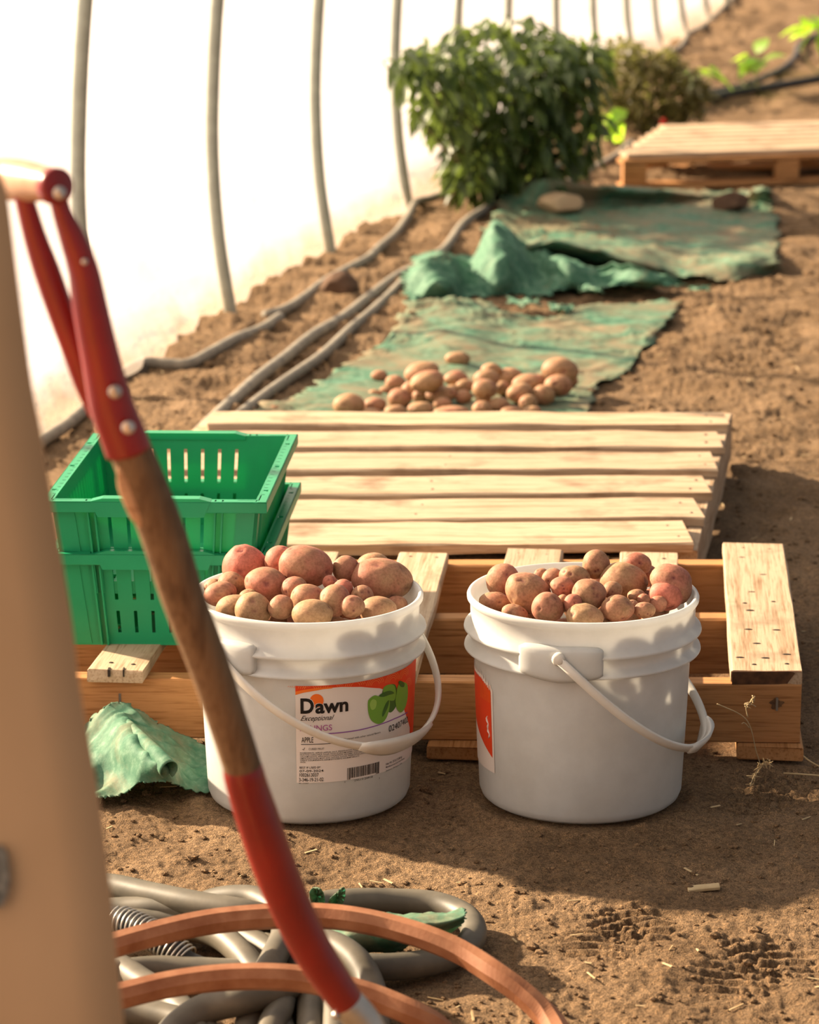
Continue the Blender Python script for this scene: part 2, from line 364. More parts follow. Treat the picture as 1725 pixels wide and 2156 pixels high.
i = np.arange(a-1)[:, None]*b+np.arange(b-1)[None]; Q = np.stack([i, i+b, i+b+1, i+1], -1).reshape(-1, 4)
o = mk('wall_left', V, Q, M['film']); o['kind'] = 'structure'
ribdesc = {0: 'pale steel greenhouse hoop pipe behind the red shovel grip', 1: 'pale steel hoop pipe whose foot stands nearest the upper green crate',
           2: 'pale steel hoop pipe nearest the brown rock on the grey pipe', 3: 'grey hoop pipe whose foot meets the pipe bend, left of the pepper bush'}
ordn = ['first', 'second', 'third', 'fourth', 'fifth', 'sixth', 'seventh', 'eighth', 'ninth', 'tenth']
for k, s in enumerate(RS):
    P = [wall_pt(s, n, z) for z, n in zip(PZ, PN)]
    v, f = tube(P, .0165, 12, 3)
    if k < 4: lab = 'steel greenhouse hoop pipe beyond the left edge, %s towards the camera' % ordn[3-k]
    elif k-4 in ribdesc: lab = ribdesc[k-4]
    else: lab = 'thin grey hoop pipe on white film, %s beyond the bush\'s left edge' % ordn[k-8]
    if k < 3: continue
    if k == 3: lab = 'steel greenhouse hoop pipe hidden behind the tan board at the left edge'
    ro = mk('hoop_pipe', v, f, M['pipe']); tag(ro, lab, 'pipe', 'greenhouse hoop pipes')

# ------------------------------------------------------------------ boards and pallets
rng = np.random.default_rng(5)
def board(name, A, B, wd, t, parent, mat, up=(0, 0, 1), jag=.0015, ch=.0022, n=22):
    A = np.array(A, float); B = np.array(B, float); L = np.linalg.norm(B-A); x = (B-A)/L
    z = np.array(up, float); z -= x*z.dot(x); z /= np.linalg.norm(z); y = np.cross(z, x)
    prof = [(-wd/2+ch, 0), (wd/2-ch, 0), (wd/2, -ch), (wd/2, -t+ch), (wd/2-ch, -t), (-wd/2+ch, -t), (-wd/2, -t+ch), (-wd/2, -ch)]
    V = []; seeds = rng.uniform(0, 50, 4); xs = np.linspace(0, L, n+1)
    for i_, q in enumerate(xs):
        for k_, (py_, pz_) in enumerate(prof):
            e = jag*2*vnoise(np.array([q*9+seeds[0]]), np.array([k_//2*3.1+seeds[1]]), 2)[0]
            dx = 0
            if i_ in (0, n): dx = jag*2.5*vnoise(np.array([k_*1.7+seeds[2]]), np.array([i_+seeds[3]]), 3)[0]
            V.append((q+dx, py_+(e if abs(py_) > wd/2-ch*1.5 else 0), pz_+e*.5))
    Fc = [[i_*8+k_, (i_+1)*8+k_, (i_+1)*8+(k_+1) % 8, i_*8+(k_+1) % 8][::-1] for i_ in range(n) for k_ in range(8)]
    Fc += [list(range(8)), [n*8+k_ for k_ in range(8)][::-1]]
    o = mk(name, V, Fc, mat, parent=parent, smooth=False)
    me = o.data; me.vertices.foreach_set('co', np.array(V).ravel()); me.update()
    R = Matrix(((x[0], y[0], z[0], A[0]), (x[1], y[1], z[1], A[1]), (x[2], y[2], z[2], A[2]), (0, 0, 0, 1)))
    o.matrix_basis = Matrix.Translation(-Vector(parent.location)) @ R
    o['_frame'] = 0; del o['_frame']
    return o, R
def nail(bo, R, u_, v_, s=.003, mat=None, lx=1.6, parent=None):
    vv, ff = lathe([(0, .0007), (s*.7, .0006), (s, 0), (s, -.001)], 8); vv = vv*np.array([1, lx, 1])+np.array([u_, v_, 0])
    me = bpy.data.meshes.new('nail'); me.from_pydata(vv.tolist(), [], ff); me.materials.append(mat or M['nail'])
    q = bpy.data.objects.new('nail', me); C.objects.link(q); q.parent = bo; return q

# front pallet
z0 = .121; zs = .103
p1 = empty('pallet', (-.06, 4.23, 0), 'wooden pallet under the white buckets\' edge, widely spaced boards with gaps, holding the green crates', 'pallet')
def two(a, b, z): return gp(*a, z), gp(*b, z)
st = []
for (a, b, hgt, th_) in (((20, 1427), (1690, 1441), .085, .034), ((20, 1304), (1672, 1303), .085, .034), ((20, 1192), (1655, 1190), .085, .036)):
    A, B = two(a, b, zs); d = np.array([0, th_/2, 0]); o, R = board('stringer', A+d, B+d, th_, hgt, p1, M['stringer'], jag=.001); st.append((o, R, B-A))
bd = [((188, 1410), (296, 1410), (360, 1160), (478, 1160), 0), ((478, 1410), (612, 1410), (596, 1160), (716, 1160), 0), ((765, 1410), (873, 1410), (837, 1163), (949, 1163), 1),
      ((1010, 1410), (1145, 1410), (1068, 1156), (1187, 1156), 2), ((1290, 1410), (1432, 1410), (1306, 1162), (1427, 1162), 3), ((1540, 1412), (1690, 1412), (1522, 1145), (1651, 1143), 4)]
for k, (fl_, fr, bl, br, _) in enumerate(bd):
    a0, a1, b0, b1 = [gp(*q, z0) for q in (fl_, fr, bl, br)]; A = (a0+a1)/2; B = (b0+b1)/2
    wd = (np.linalg.norm(a1-a0)+np.linalg.norm(b1-b0))/2
    o, R = board('deck_board', A, B, wd, .0185, p1, M['pallet'], jag=.002 if k in (0,) else .0015)
    L = np.linalg.norm(B-A)
    for uu in (.03, L/2, L-.03):
        for vv in (-.25*wd, .22*wd): nail(o, R, uu+rng.uniform(-.008, .008), vv+rng.uniform(-.006, .006), .0022)
    if k == 5:
        for uu, vv in ((.06, .0), (.13, -.01), (.2, -.02), (.2, .02), (.08, .03), (.06, -.035), (.4, -.01), (.3, -.015), (.5, .01), (.6, -.02)): nail(o, R, uu, -vv, .0026, lx=2.4)
        e, _ = board('end_grain', A-np.array([0, .0015, 0])-np.array([wd/2-.001, 0, 0]), A-np.array([0, .0015, 0])+np.array([wd/2-.001, 0, 0]), .003, .0185, p1, M['endgrain'], ch=.0006, jag=.001); e['label'] = 'dark dirty end grain of the right-hand board'
        nail(o, R, .003, .0, .0001)
    if k == 0:
        for off, wv in ((-.008, .0035), (.012, .002)):
            v, f = boxv(A+np.array([off, .002, -.004]), (wv, .012, .010)); q = mk('crack', v, f, M['nail'], parent=p1, smooth=False)
for (xa, xb) in ((1552, 1690), (900, 1010), (120, 260)):
    a0 = gp(xa, 1600); a1 = gp(xb, 1600); A = (a0+a1)/2; A[2] = .0185; B = A+np.array([.055, .68, 0]); board('bottom_board', A, B, a1[0]-a0[0], .0185, p1, M['stringer'])
# staples with black stains on the front stringer
for px, py in ((253, 1472), (1636, 1482)):
    P = aty(px, py, st[0][1].translation[1]-.019 if px < 900 else gp(1690, 1441, zs)[1]-.001)
    v, f = boxv(P+np.array([0, -.001, 0]), (.003, .004, .018)); mk('staple', v, f, M['staple'], parent=p1, smooth=False)
    u8 = []; ang = np.linspace(0, 2*math.pi, 25)[:-1]
    for r in (0, .5, 1): u8 += [P+np.array([math.cos(t)*.009*r*(1+.25*math.sin(5*t)), .0012-.0006*r, math.sin(t)*.007*r*(1+.3*math.cos(3*t))]) for t in ang]
    ff = [[r*24+k, r*24+(k+1) % 24, (r+1)*24+(k+1) % 24, (r+1)*24+k] for r in range(2) for k in range(24)]
    o = mk('stain', u8, ff, M['scorch'], parent=p1)

# middle pallet
p2 = empty('pallet', (.06, 5.05, 0), 'sunlit wooden pallet with close parallel slats behind the buckets and crates', 'pallet')
def lx2(y): return 450-308*(y-868)/282.0
slats = [(867, 893, 1530, 1527), (907, 940, 1521, 1513), (954, 990, 1508, 1498), (1004, 1041, 1495, 1483), (1056, 1098, 1478, 1467), (1104, 1151, 1457, 1441)]
tilt = [0, 0, -3, -4, -9, -8]
for k, (yb, yf, xb, xf) in enumerate(slats):
    ym = (yb+yf)/2; xr = (xb+xf)/2; xl = lx2(ym)+(-5 if k else 5)
    A0, A1 = gp(xl, yb, .12), gp(xl, yf, .12); B0, B1 = gp(xr, yb+tilt[k], .12), gp(xr, yf+tilt[k], .12)
    o, R = board('deck_slat', (A0+A1)/2, (B0+B1)/2, abs(A0[1]-A1[1]), .0165, p2, M['pallet'], jag=.003)
    L = np.linalg.norm(B0-A0); wd = abs(A0[1]-A1[1])
    for uu in (L*.52, L-.035, .04):
        for vv in (-.25*wd, .25*wd): nail(o, R, uu+rng.uniform(-.01, .01), vv+rng.uniform(-.006, .006), .0028)
for (xb, xf, nm) in ((1524, 1446, 'stringer'), (985, 780, 'stringer'), (462, 158, 'stringer')):
    A = gp(xf, 1158, .1035); B = gp(xb, 870, .1035); o, R = board(nm, A, B, .034, .088, p2, M['pallet'])
for yy in (880, 1010, 1140):
    A = gp(lx2(yy)+5, yy, .12); B = gp(1524-78*(yy-870)/288, yy, .12); A[2] = B[2] = .0155; board('bottom_board', A, B, .09, .0155, p2, M['stringer'])

# far pallet
p3 = empty('pallet', (1.3, 9.95, 0), 'blurred far wooden pallet at the upper right beyond the green cloth', 'pallet')
FL = gp(1305, 326, .11); FR = gp(1725, 313, .11); BL = gp(1402, 262, .11); sd_ = (FR-FL)/np.linalg.norm(FR-FL); L3 = 1.15; dv = BL-FL
for k in range(7):
    a = (k+.5)/7; A = FL+dv*a; board('deck_slat', A, A+sd_*L3, .088, .016, p3, M['pallet'])
for a in (.02, .5, .98):
    A = FL+dv*a-np.array([0, 0, .016]); board('cross_board', A+sd_*0, A+sd_*L3, .07, .014, p3, M['stringer'])
    A2 = A.copy(); A2[2] = .016; board('bottom_board', A2, A2+sd_*L3, .08, .016, p3, M['stringer'])
    for q in (.03, .47, .93):
        c = FL+dv*a+sd_*L3*q*1.02; v, f = boxv((c[0]+.01, c[1], .047), (.075, .08, .063)); o = mk('block', v, f, M['stringer'], parent=p3, smooth=False); bevel(o, .003)

# ------------------------------------------------------------------ crates
def panel(c00, c10, c11, c01, th_, holes=(), nrm=None):
    """bilinear panel; holes are (s0,s1,t0,t1) fractions"""
    c00, c10, c11, c01 = [np.array(q, float) for q in (c00, c10, c11, c01)]
    S = sorted(set([0, 1]+[h for q in holes for h in q[:2]])); T = sorted(set([0, 1]+[h for q in holes for h in q[2:]]))
    n_ = np.cross(c10-c00, c01-c00); n_ /= np.linalg.norm(n_)
    V = []; 
    for side in (0, 1):
        for s in S:
            for t in T: V.append((c00*(1-s)+c10*s)*(1-t)+(c01*(1-s)+c11*s)*t-n_*th_*side)
    nt_ = len(T); ns = len(S); off = ns*nt_
    def hole(i_, j_):
        if i_ < 0 or j_ < 0 or i_ >= ns-1 or j_ >= nt_-1: return True
        sm = (S[i_]+S[i_+1])/2; tm = (T[j_]+T[j_+1])/2
        return any(h[0] < sm < h[1] and h[2] < tm < h[3] for h in holes)
    Fc = []
    for i_ in range(ns-1):
        for j_ in range(nt_-1):
            if hole(i_, j_): continue
            a, b, c, d = i_*nt_+j_, (i_+1)*nt_+j_, (i_+1)*nt_+j_+1, i_*nt_+j_+1
            Fc += [[a, b, c, d], [a+off, d+off, c+off, b+off]]
            for (di, dj, e0, e1) in ((0, -1, a, b), (1, 0, b, c), (0, 1, c, d), (-1, 0, d, a)):
                if hole(i_+di, j_+dj): Fc.append([e1, e0, e0+off, e1+off])
    return np.array(V), Fc
def make_crate(zb, dx, dy, label):
    FRc = gp(562, 1058, .335)+np.array([dx, dy, 0]); Wd = .312; Dp = .435; hz = .137
    ang = math.radians(3.6); ex = np.array([math.cos(ang*.35), -math.sin(ang*.35), 0]); ey = np.array([math.sin(ang), math.cos(ang), 0])
    ez = np.array([0, 0, 1.0]); O = FRc-ex*Wd; O[2] = zb
    root = empty('harvest_crate', tuple(O+ex*Wd/2+ey*Dp/2), label, 'crate', 'green plastic crates')
    def L(x, y, z): return O+ex*x+ey*y+ez*z
    ins = .015; r = .013                                   # wall inset at the base, rim width
    def cor(x, y, z):
        k = ins*(1-z/hz)+r; return L(k if x == 0 else Wd-k, k if y == 0 else Dp-k, z)
    parts = []
    def slots(n_, s0, s1, t0, t1, w_): 
        g = (s1-s0)/max(1, n_-1); return [(s0+g*q-w_/2, s0+g*q+w_/2, t0, t1) for q in range(n_)]
    hs = slots(6, .27, .73, .48, .85, .018)+slots(6, .27, .73, .12, .36, .018)
    parts.append(panel(cor(0, 0, 0), cor(1, 0, 0), cor(1, 0, hz), cor(0, 0, hz), .003, hs))
    parts.append(panel(cor(1, 1, 0), cor(0, 1, 0), cor(0, 1, hz), cor(1, 1, hz), .003, hs))
    hs2 = slots(16, .1, .9, .52, .85, .006)+slots(16, .1, .9, .14, .42, .006)
    parts.append(panel(cor(1, 0, 0), cor(1, 1, 0), cor(1, 1, hz), cor(1, 0, hz), .003, hs2))
    parts.append(panel(cor(0, 1, 0), cor(0, 0, 0), cor(0, 0, hz), cor(0, 1, hz), .003, hs2))
    # corner posts
    for x in (0, 1):
        for y in (0, 1):
            a0 = cor(x, y, 0); a1 = cor(x, y, hz); sx = 1 if x == 0 else -1; sy = 1 if y == 0 else -1; q = .0015
            for (ax, lx, ly) in ((0, .030, .005), (1, .005, .030)):
                b0 = a0-ex*sx*q-ey*sy*q; b1 = a1-ex*sx*q-ey*sy*q
                vv = [b0, b0+ex*sx*lx, b0+ex*sx*lx+ey*sy*ly, b0+ey*sy*ly, b1, b1+ex*sx*lx, b1+ex*sx*lx+ey*sy*ly, b1+ey*sy*ly]
                parts.append((np.array(vv), [[0, 3, 2, 1], [4, 5, 6, 7], [0, 1, 5, 4], [1, 2, 6, 5], [2, 3, 7, 6], [3, 0, 4, 7]]))
    body = mk('crate_wall', *merge(parts), M['crate'], parent=root, smooth=False)
    fp = panel(cor(0, 0, .002), cor(1, 0, .002), cor(1, 1, .002), cor(0, 1, .002), .004, [(s-.02, s+.02, t-.03, t+.03) for s in (.2, .35, .5, .65, .8) for t in (.2, .4, .6, .8)])
    mk('crate_floor', *fp, M['crate'], parent=root, smooth=False)
    # fins
    fins = []
    for sx in (.17, .205, .795, .83):
        for y in (0, 1):
            b = cor(0, y, 0)*(1-sx)+cor(1, y, 0)*sx; t_ = cor(0, y, hz)*(1-sx)+cor(1, y, hz)*sx; sg = -1 if y == 0 else 1
            vv = [b-ex*.0012, b+ex*.0012, t_+ex*.0012, t_-ex*.0012]; vv += [q+ey*sg*.008 for q in vv]
            fins.append((np.array(vv), [[0, 1, 2, 3], [4, 7, 6, 5], [0, 4, 5, 1], [1, 5, 6, 2], [2, 6, 7, 3], [3, 7, 4, 0]]))
    for k in range(18):
        t = .08+.84*k/17
        for x in (0, 1):
            b = cor(x, 0, .02)*(1-t)+cor(x, 1, .02)*t; t_ = cor(x, 0, hz)*(1-t)+cor(x, 1, hz)*t; sg = -1 if x == 0 else 1
            vv = [b-ey*.001, b+ey*.001, t_+ey*.001, t_-ey*.001]; vv += [q+ex*sg*.005 for q in vv]
            fins.append((np.array(vv), [[0, 1, 2, 3], [4, 7, 6, 5], [0, 4, 5, 1], [1, 5, 6, 2], [2, 6, 7, 3], [3, 7, 4, 0]]))
    for q in fins: mk('stiffening_fin', *q, M['crate'], parent=root, smooth=False)
    # rim: top flange with square holes, skirt, raised middle of the end flanges
    rp = []; sk = .016; zt = hz
    def flange(x0, y0, x1, y1, hl=(), z=zt):
        rp.append(panel(L(x0, y0, z), L(x1, y0, z), L(x1, y1, z), L(x0, y1, z), .0028, hl))
    hl = [(.25, .62, t-.008, t+.008) for t in (.16, .5, .84)]
    flange(0, 0, r+.002, Dp, hl); flange(Wd-r-.002, 0, Wd, Dp, hl); flange(r+.002, 0, Wd-r-.002, r+.002); flange(r+.002, Dp-r-.002, Wd-r-.002, Dp)
    for (a_, b_) in (((0, 0), (Wd, 0)), ((Wd, 0), (Wd, Dp)), ((Wd, Dp), (0, Dp)), ((0, Dp), (0, 0))):
        rp.append(panel(L(*a_, zt-sk), L(*b_, zt-sk), L(*b_, zt), L(*a_, zt), .0028))
    rim = mk('rim', *merge(rp), M['crate'], parent=root, smooth=False); bevel(rim, .0012, 2)
    hp = []
    for y in (0, Dp-r-.006):
        pts = [(.22, 0), (.27, .004), (.70, .004), (.75, 0)]
        vv = []; 
        for xx, h in pts:
            for yy in (y+.0004, y+r+.0056): vv += [L(Wd*xx, yy, zt+h+.0003), L(Wd*xx, yy, zt-.006)]
        ff = []
        for q in range(3):
            a = q*4; ff += [[a, a+4, a+6, a+2], [a, a+1, a+5, a+4], [a+2, a+6, a+7, a+3], [a+1, a+3, a+7, a+5]]
        ff += [[0, 2, 3, 1], [12, 13, 15, 14]]; hp.append((np.array(vv), ff))
        sk_ = panel(L(Wd*.25, y-.0006 if y == 0 else Dp+.0006, zt-sk-.006), L(Wd*.72, y-.0006 if y == 0 else Dp+.0006, zt-sk-.006), L(Wd*.75, y-.0006 if y == 0 else Dp+.0006, zt-.001), L(Wd*.22, y-.0006 if y == 0 else Dp+.0006, zt-.001), .002)
        hp.append(sk_); mk('hand_hold', *merge(hp), M['crate'], parent=root, smooth=False); hp = []
    return root
make_crate(.335-.137, 0, 0, 'upper of the two stacked green plastic crates, open and empty')
make_crate(.1215, .004, .006, 'lower of the two stacked green plastic crates, resting on the front pallet')

# ------------------------------------------------------------------ buckets
def wall_r(z): return .1335+(.1415-.1335)*min(max(z/.2, 0), 1)
PROF_OUT = [(.0, .006), (.118, .006), (.126, .0), (.1305, .004), (.1335, .012), (.1375, .1), (.1412, .196), (.1415, .2015), (.1535, .2015), (.1545, .2030), (.1540, .2055), (.1455, .2100), (.1455, .2255),
            (.1535, .2265), (.1552, .2285), (.1545, .2315), (.1462, .2365), (.1468, .262), (.1490, .2645), (.1510, .2675), (.1512, .2715), (.1497, .2745), (.1470, .2752), (.1445, .2735), (.1436, .268), (.1430, .236), (.1390, .2), (.1350, .1), (.1290, .010), (.0, .009)]
def bucket(c, az, reach, drop, pw, label):
    root = empty('bucket', (c[0], c[1], 0), label, 'bucket', 'white plastic buckets of potatoes')
    v, f = lathe(PROF_OUT, 128, (c[0], c[1], 0)); body = mk('bucket_wall', v, f, M['bucket'], parent=root)
    ax = np.array([math.sin(az), -math.cos(az), 0])         # towards the front pivot
    hor = np.array([math.cos(az), math.sin(az), 0])
    hv = []
    for sg, nm in ((1, 'ear'), (-1, 'ear')):
        a0 = math.atan2(ax[1]*sg, ax[0]*sg); V_ = []; n1, n2 = 25, 9; wA = .36
        for lay in (0, 1):
            for i_ in range(n1):
                t = -1+2*i_/(n1-1); half = .0230*(1-.22*abs(t)**2.5) if abs(t) < .999 else .016
                for j_ in range(n2):
                    q = -1+2*j_/(n2-1); zc = .2235-.004*(1-abs(t)); edge = max(abs(t)**6, abs(q)**6)
                    r_ = (.1585-.004*edge) if lay == 0 else .1425
                    V_.append((c[0]+r_*math.cos(a0+t*wA), c[1]+r_*math.sin(a0+t*wA), zc+q*half))
        ff = []; o_ = n1*n2
        for i_ in range(n1-1):
            for j_ in range(n2-1):
                a = i_*n2+j_; ff += [[a, a+n2, a+n2+1, a+1], [a+o_, a+1+o_, a+n2+1+o_, a+n2+o_]]
        for i_ in range(n1-1):
            for j_ in (0, n2-1):
                a = i_*n2+j_; q = [a, a+n2, a+n2+o_, a+o_]; ff.append(q if j_ else q[::-1])
        for j_ in range(n2-1):
            for i_ in (0, n1-1):
                a = i_*n2+j_; q = [a, a+1, a+1+o_, a+o_]; ff.append(q if i_ == 0 else q[::-1])
        mk('ear', V_, ff, M['bucket'], parent=root)
    # bail: flat strap from pivot to pivot
    P = []; R_ = .1625
    for t in np.linspace(0, math.pi, 41):
        g = max(math.sin(t), 0)**pw; P.append(np.array([c[0], c[1], .230])+ax*R_*math.cos(t)+hor*reach*g-np.array([0, 0, drop*g]))
    P = np.array(P); nrm = np.cross(ax, hor*reach-np.array([0, 0, drop])); nrm /= np.linalg.norm(nrm)
    wv = []; 
    for i_, t in enumerate(np.linspace(0, math.pi, 41)): wv.append(.0052)
    T = np.gradient(P, axis=0); V_ = []; ff = []
    for i_ in range(41):
        tt = T[i_]/np.linalg.norm(T[i_]); out = np.cross(tt, nrm); hw = .0062; ht = .0026
        for (a, b) in ((hw, -ht*.4), (hw*.8, ht), (0, ht*.7), (-hw*.8, ht), (-hw, -ht*.4), (-hw*.7, -ht), (0, -ht*1.5), (hw*.7, -ht)):
            V_.append(P[i_]+nrm*a+out*b)
    ff = [[i_*8+k_, i_*8+(k_+1) % 8, (i_+1)*8+(k_+1) % 8, (i_+1)*8+k_] for i_ in range(40) for k_ in range(8)]+[list(range(8))[::-1], [320+k_ for k_ in range(8)]]
    bail = mk('bail_handle', V_, ff, M['bail'], parent=root)
    # grip: leaf shaped wide section in the middle
    G = []; gi = range(15, 26)
    for i_ in gi:
        s = (i_-15)/10; hw = .0068+.0125*math.sin(math.pi*s)**.8; tt = T[i_]/np.linalg.norm(T[i_]); out = np.cross(tt, nrm)
        for (a, b) in ((hw, .001), (hw*.5, -.0022), (-hw*.5, -.0022), (-hw, .001), (-hw*.5, .0052), (hw*.5, .0052)): G.append(P[i_]+nrm*a+out*b)
    ff = [[i_*6+k_, i_*6+(k_+1) % 6, (i_+1)*6+(k_+1) % 6, (i_+1)*6+k_] for i_ in range(10) for k_ in range(6)]+[list(range(6))[::-1], [60+k_ for k_ in range(6)]]
    mk('grip', G, ff, M['bail'], parent=bail)
    for sg in (1, -1):
        pc = np.array([c[0], c[1], .230])+ax*(R_-.001)*sg
        v, f = tube([pc-ax*sg*.006, pc+ax*sg*.002, pc+ax*sg*.004], [.0085, .0085, .005], 16, smooth=False, up=(0, 0, 1)); mk('pivot', v, f, M['bail'], parent=bail)
    return root
bl_root = bucket((-.133, 3.755), math.radians(-45), .173, .122, .9, 'left white bucket of potatoes with a printed fruit filling label')
br_root = bucket((.226, 3.755), math.radians(-14), .162, .144, .68, 'right white bucket of potatoes with a plain front and handle ear facing forward')

# ---- printed labels
def ink(name, c, rough=.45): return simple(name, s2l(c), s2l(c), 5, rough, .35)
I = {'white': ink('label_paper', (226, 216, 208)), 'orange': ink('ink_orange', (238, 120, 40)), 'red': ink('ink_red_orange', (222, 66, 24)), 'black': ink('ink_black', (22, 18, 18)),
     'purple': ink('ink_purple', (146, 88, 158)), 'mauve': ink('ink_mauve', (176, 92, 150)), 'green': ink('ink_green', (112, 158, 52)), 'dgreen': ink('ink_dark_green', (58, 98, 34)), 'lgreen': ink('ink_light_green', (150, 188, 84)), 'sunor': ink('ink_sun', (240, 112, 34)), 'peach': ink('ink_pattern', (240, 132, 70))}
LC = np.array([-.133, 3.755])
def cyl(px, py, c=LC):
    d = ray(px, py); z = .1
    for _ in range(6):
        r = wall_r(z)+.0004; o_ = -np.array(c); A = d[0]**2+d[1]**2; B = 2*(d[0]*o_[0]+d[1]*o_[1]); Cc = o_[0]**2+o_[1]**2-r*r
        D = max(B*B-4*A*Cc, 0); t = (-B-math.sqrt(D))/(2*A); z = H+d[2]*t
    x, y = d[0]*t-c[0], d[1]*t-c[1]; return math.atan2(x, -y)*.138, z
def onb(s, z, off, c=LC):
    a = s/.138; r = wall_r(z)+off; return (c[0]+r*math.sin(a), c[1]-r*math.cos(a), z)
def strip(name, s0, s1, zlo, zhi, mat, off, parent, n=60, nz=6, c=LC):
    V_ = []; zl = zlo if callable(zlo) else (lambda s: zlo); zh = zhi if callable(zhi) else (lambda s: zhi)
    for i_ in range(n+1):
        s = s0+(s1-s0)*i_/n; a, b = zl(s), zh(s); b = max(b, a+1e-5)
        for j_ in range(nz+1): V_.append(onb(s, a+(b-a)*j_/nz, off, c))
    ff = [[i_*(nz+1)+j_, (i_+1)*(nz+1)+j_, (i_+1)*(nz+1)+j_+1, i_*(nz+1)+j_+1] for i_ in range(n) for j_ in range(nz)]
    return mk(name, V_, ff, mat, parent=parent)
def blob(pts_px, off, c=LC, rings=4):
    P = np.array([cyl(*q, c) for q in pts_px]); P = catmull(P, 5, True); ctr = P.mean(0); V_ = [onb(*ctr, off, c)]; m = len(P)
    for r in range(1, rings+1): V_ += [onb(*(ctr+(q-ctr)*r/rings), off, c) for q in P]
    ff = [[0, 1+k, 1+(k+1) % m] for k in range(m)]
    for r in range(rings-1): ff += [[1+r*m+k, 1+(r+1)*m+k, 1+(r+1)*m+(k+1) % m, 1+r*m+(k+1) % m] for k in range(m)]
    return np.array(V_), ff
def text(st_, p0, x1, cap, mat, parent, off=.0012, shear=0, bold=0, name='lettering', c=LC, sy=None):
    """p0: left baseline pixel, x1: right end pixel, cap: height px"""
    cu = bpy.data.curves.new('t', 'FONT'); cu.body = st_; cu.shear = shear; cu.offset = bold*.62; cu.resolution_u = 4
    ob = bpy.data.objects.new('t', cu); C.objects.link(ob); bpy.context.view_layer.update()
    me = bpy.data.meshes.new_from_object(ob.evaluated_get(bpy.context.evaluated_depsgraph_get())); bpy.data.objects.remove(ob)
    v = np.array([q.co[:] for q in me.vertices]); f = [list(q.vertices) for q in me.polygons]
    s0, z0_ = cyl(*p0, c); s1 = cyl(x1, p0[1], c)[0]
    x = (v[:, 0]-v[:, 0].min())/(v[:, 0].max()-v[:, 0].min())*(s1-s0)+s0; sc_ = cap/1546.0/.70; z = z0_+v[:, 1]*sc_
    return mk(name, [onb(a, b, off, c) for a, b in zip(x, z)], f, mat, parent=parent, smooth=False)
sL, zT = cyl(622, 1444); _, zB = cyl(619, 1648); sR = .138*math.radians(88)
lab = strip('label', sL, sR, zB, zT, I['white'], .0006, bl_root, 80, 14)
def px_curve(pts, c=LC):
    Q = np.array([cyl(*q, c) for q in pts]); return lambda s: float(np.interp(s, Q[:, 0], Q[:, 1]))
swo = px_curve([(622, 1462), (640, 1457), (680, 1449), (720, 1446), (760, 1446), (800, 1449), (830, 1460), (845, 1480), (856, 1510), (862, 1530), (866, 1540)])
strip('label_band', sL, cyl(866, 1500)[0], swo, lambda s: zT, I['red'], .0008, lab, 80, 3)
sw2 = px_curve([(622, 1463), (640, 1458), (680, 1451), (700, 1449)]); sw3 = px_curve([(622, 1456), (640, 1452), (670, 1448), (700, 1446)])
strip('label_swoosh', sL, cyl(700, 1448)[0], sw2, sw3, I['orange'], .0010, lab, 20, 1)
s866 = cyl(864, 1500)[0]; strip('label_side_band', s866, sR, cyl(860, 1540)[1]-.01, zT, I['red'], .0009, lab, 12, 4)
# concentric arc pattern on the band
arcs = []
for (ax_, ay_) in ((652, 1452), (700, 1448), (748, 1446), (790, 1443), (826, 1436), (850, 1428), (630, 1450), (858, 1450)):
    s_, z_ = cyl(ax_, ay_)
    for r in (.006, .0085, .011, .0135):
        pts = []
        for t in np.linspace(.15, math.pi-.15, 13):
            for rr in (r, r+.0007):
                ss_, zz_ = s_+rr*math.cos(t), z_+rr*math.sin(t); zz_ = min(max(zz_, swo(ss_) if ss_ < s866 else 0), zT-.0003); pts.append(onb(ss_, zz_, .0011))
        arcs.append((np.array(pts), [[2*k, 2*k+1, 2*k+3, 2*k+2] for k in range(12)]))
mk('band_pattern', *merge(arcs), I['peach'], parent=lab)
arc = [(669+14.5*math.cos(t), 1472-14*math.sin(t)) for t in np.linspace(0, 2*math.pi, 17)[:-1]]
mk('sun_mark', *blob([(x+(-2), y+3) for x, y in arc], .0009), I['sunor'], parent=lab)
text('D', (633, 1501), 662, 31, I['white'], lab, .0011, bold=.05); text('D', (633, 1501), 661, 30, I['black'], lab, .0013, bold=.05)
text('awn', (663, 1501), 734, 29, I['white'], lab, .0011, bold=.05); text('awn', (664, 1501), 733, 28, I['black'], lab, .0013, bold=.05)
text('Exceptional', (633, 1517), 704, 10.5, I['black'], lab, shear=.55)
text('FILLINGS', (632, 1539), 699, 12, I['mauve'], lab, bold=.008)
pl = px_curve([(640, 1546), (680, 1545), (720, 1542), (760, 1536), (800, 1525), (830, 1513), (858, 1499)])
strip('purple_rule', cyl(668, 1545)[0], cyl(857, 1500)[0], lambda s: pl(s)-.0007, lambda s: pl(s)+.0007, I['purple'], .0011, lab, 50, 1)
text('02407402', (818, 1541), 857, 13, I['black'], lab, bold=0)
text('APPLE', (635, 1563), 660, 11, I['black'], lab, bold=.004)
zz_ = cyl(640, 1567)[1]; strip('rule', cyl(634, 1567)[0], cyl(700, 1567)[0], zz_-.0004, zz_+.0004, I['black'], .0011, lab, 20, 1)
text('Flavored with other natural flavors', (724, 1558), 800, 4, I['black'], lab)
text('CUBED FRUIT', (650, 1579), 683, 4.2, I['black'], lab)
ck = tube([onb(*cyl(*q), .0012) for q in ((637, 1577), (639, 1579), (642, 1574))], .0003, 5, smooth=False); mk('check_mark', *ck, I['black'], parent=lab)
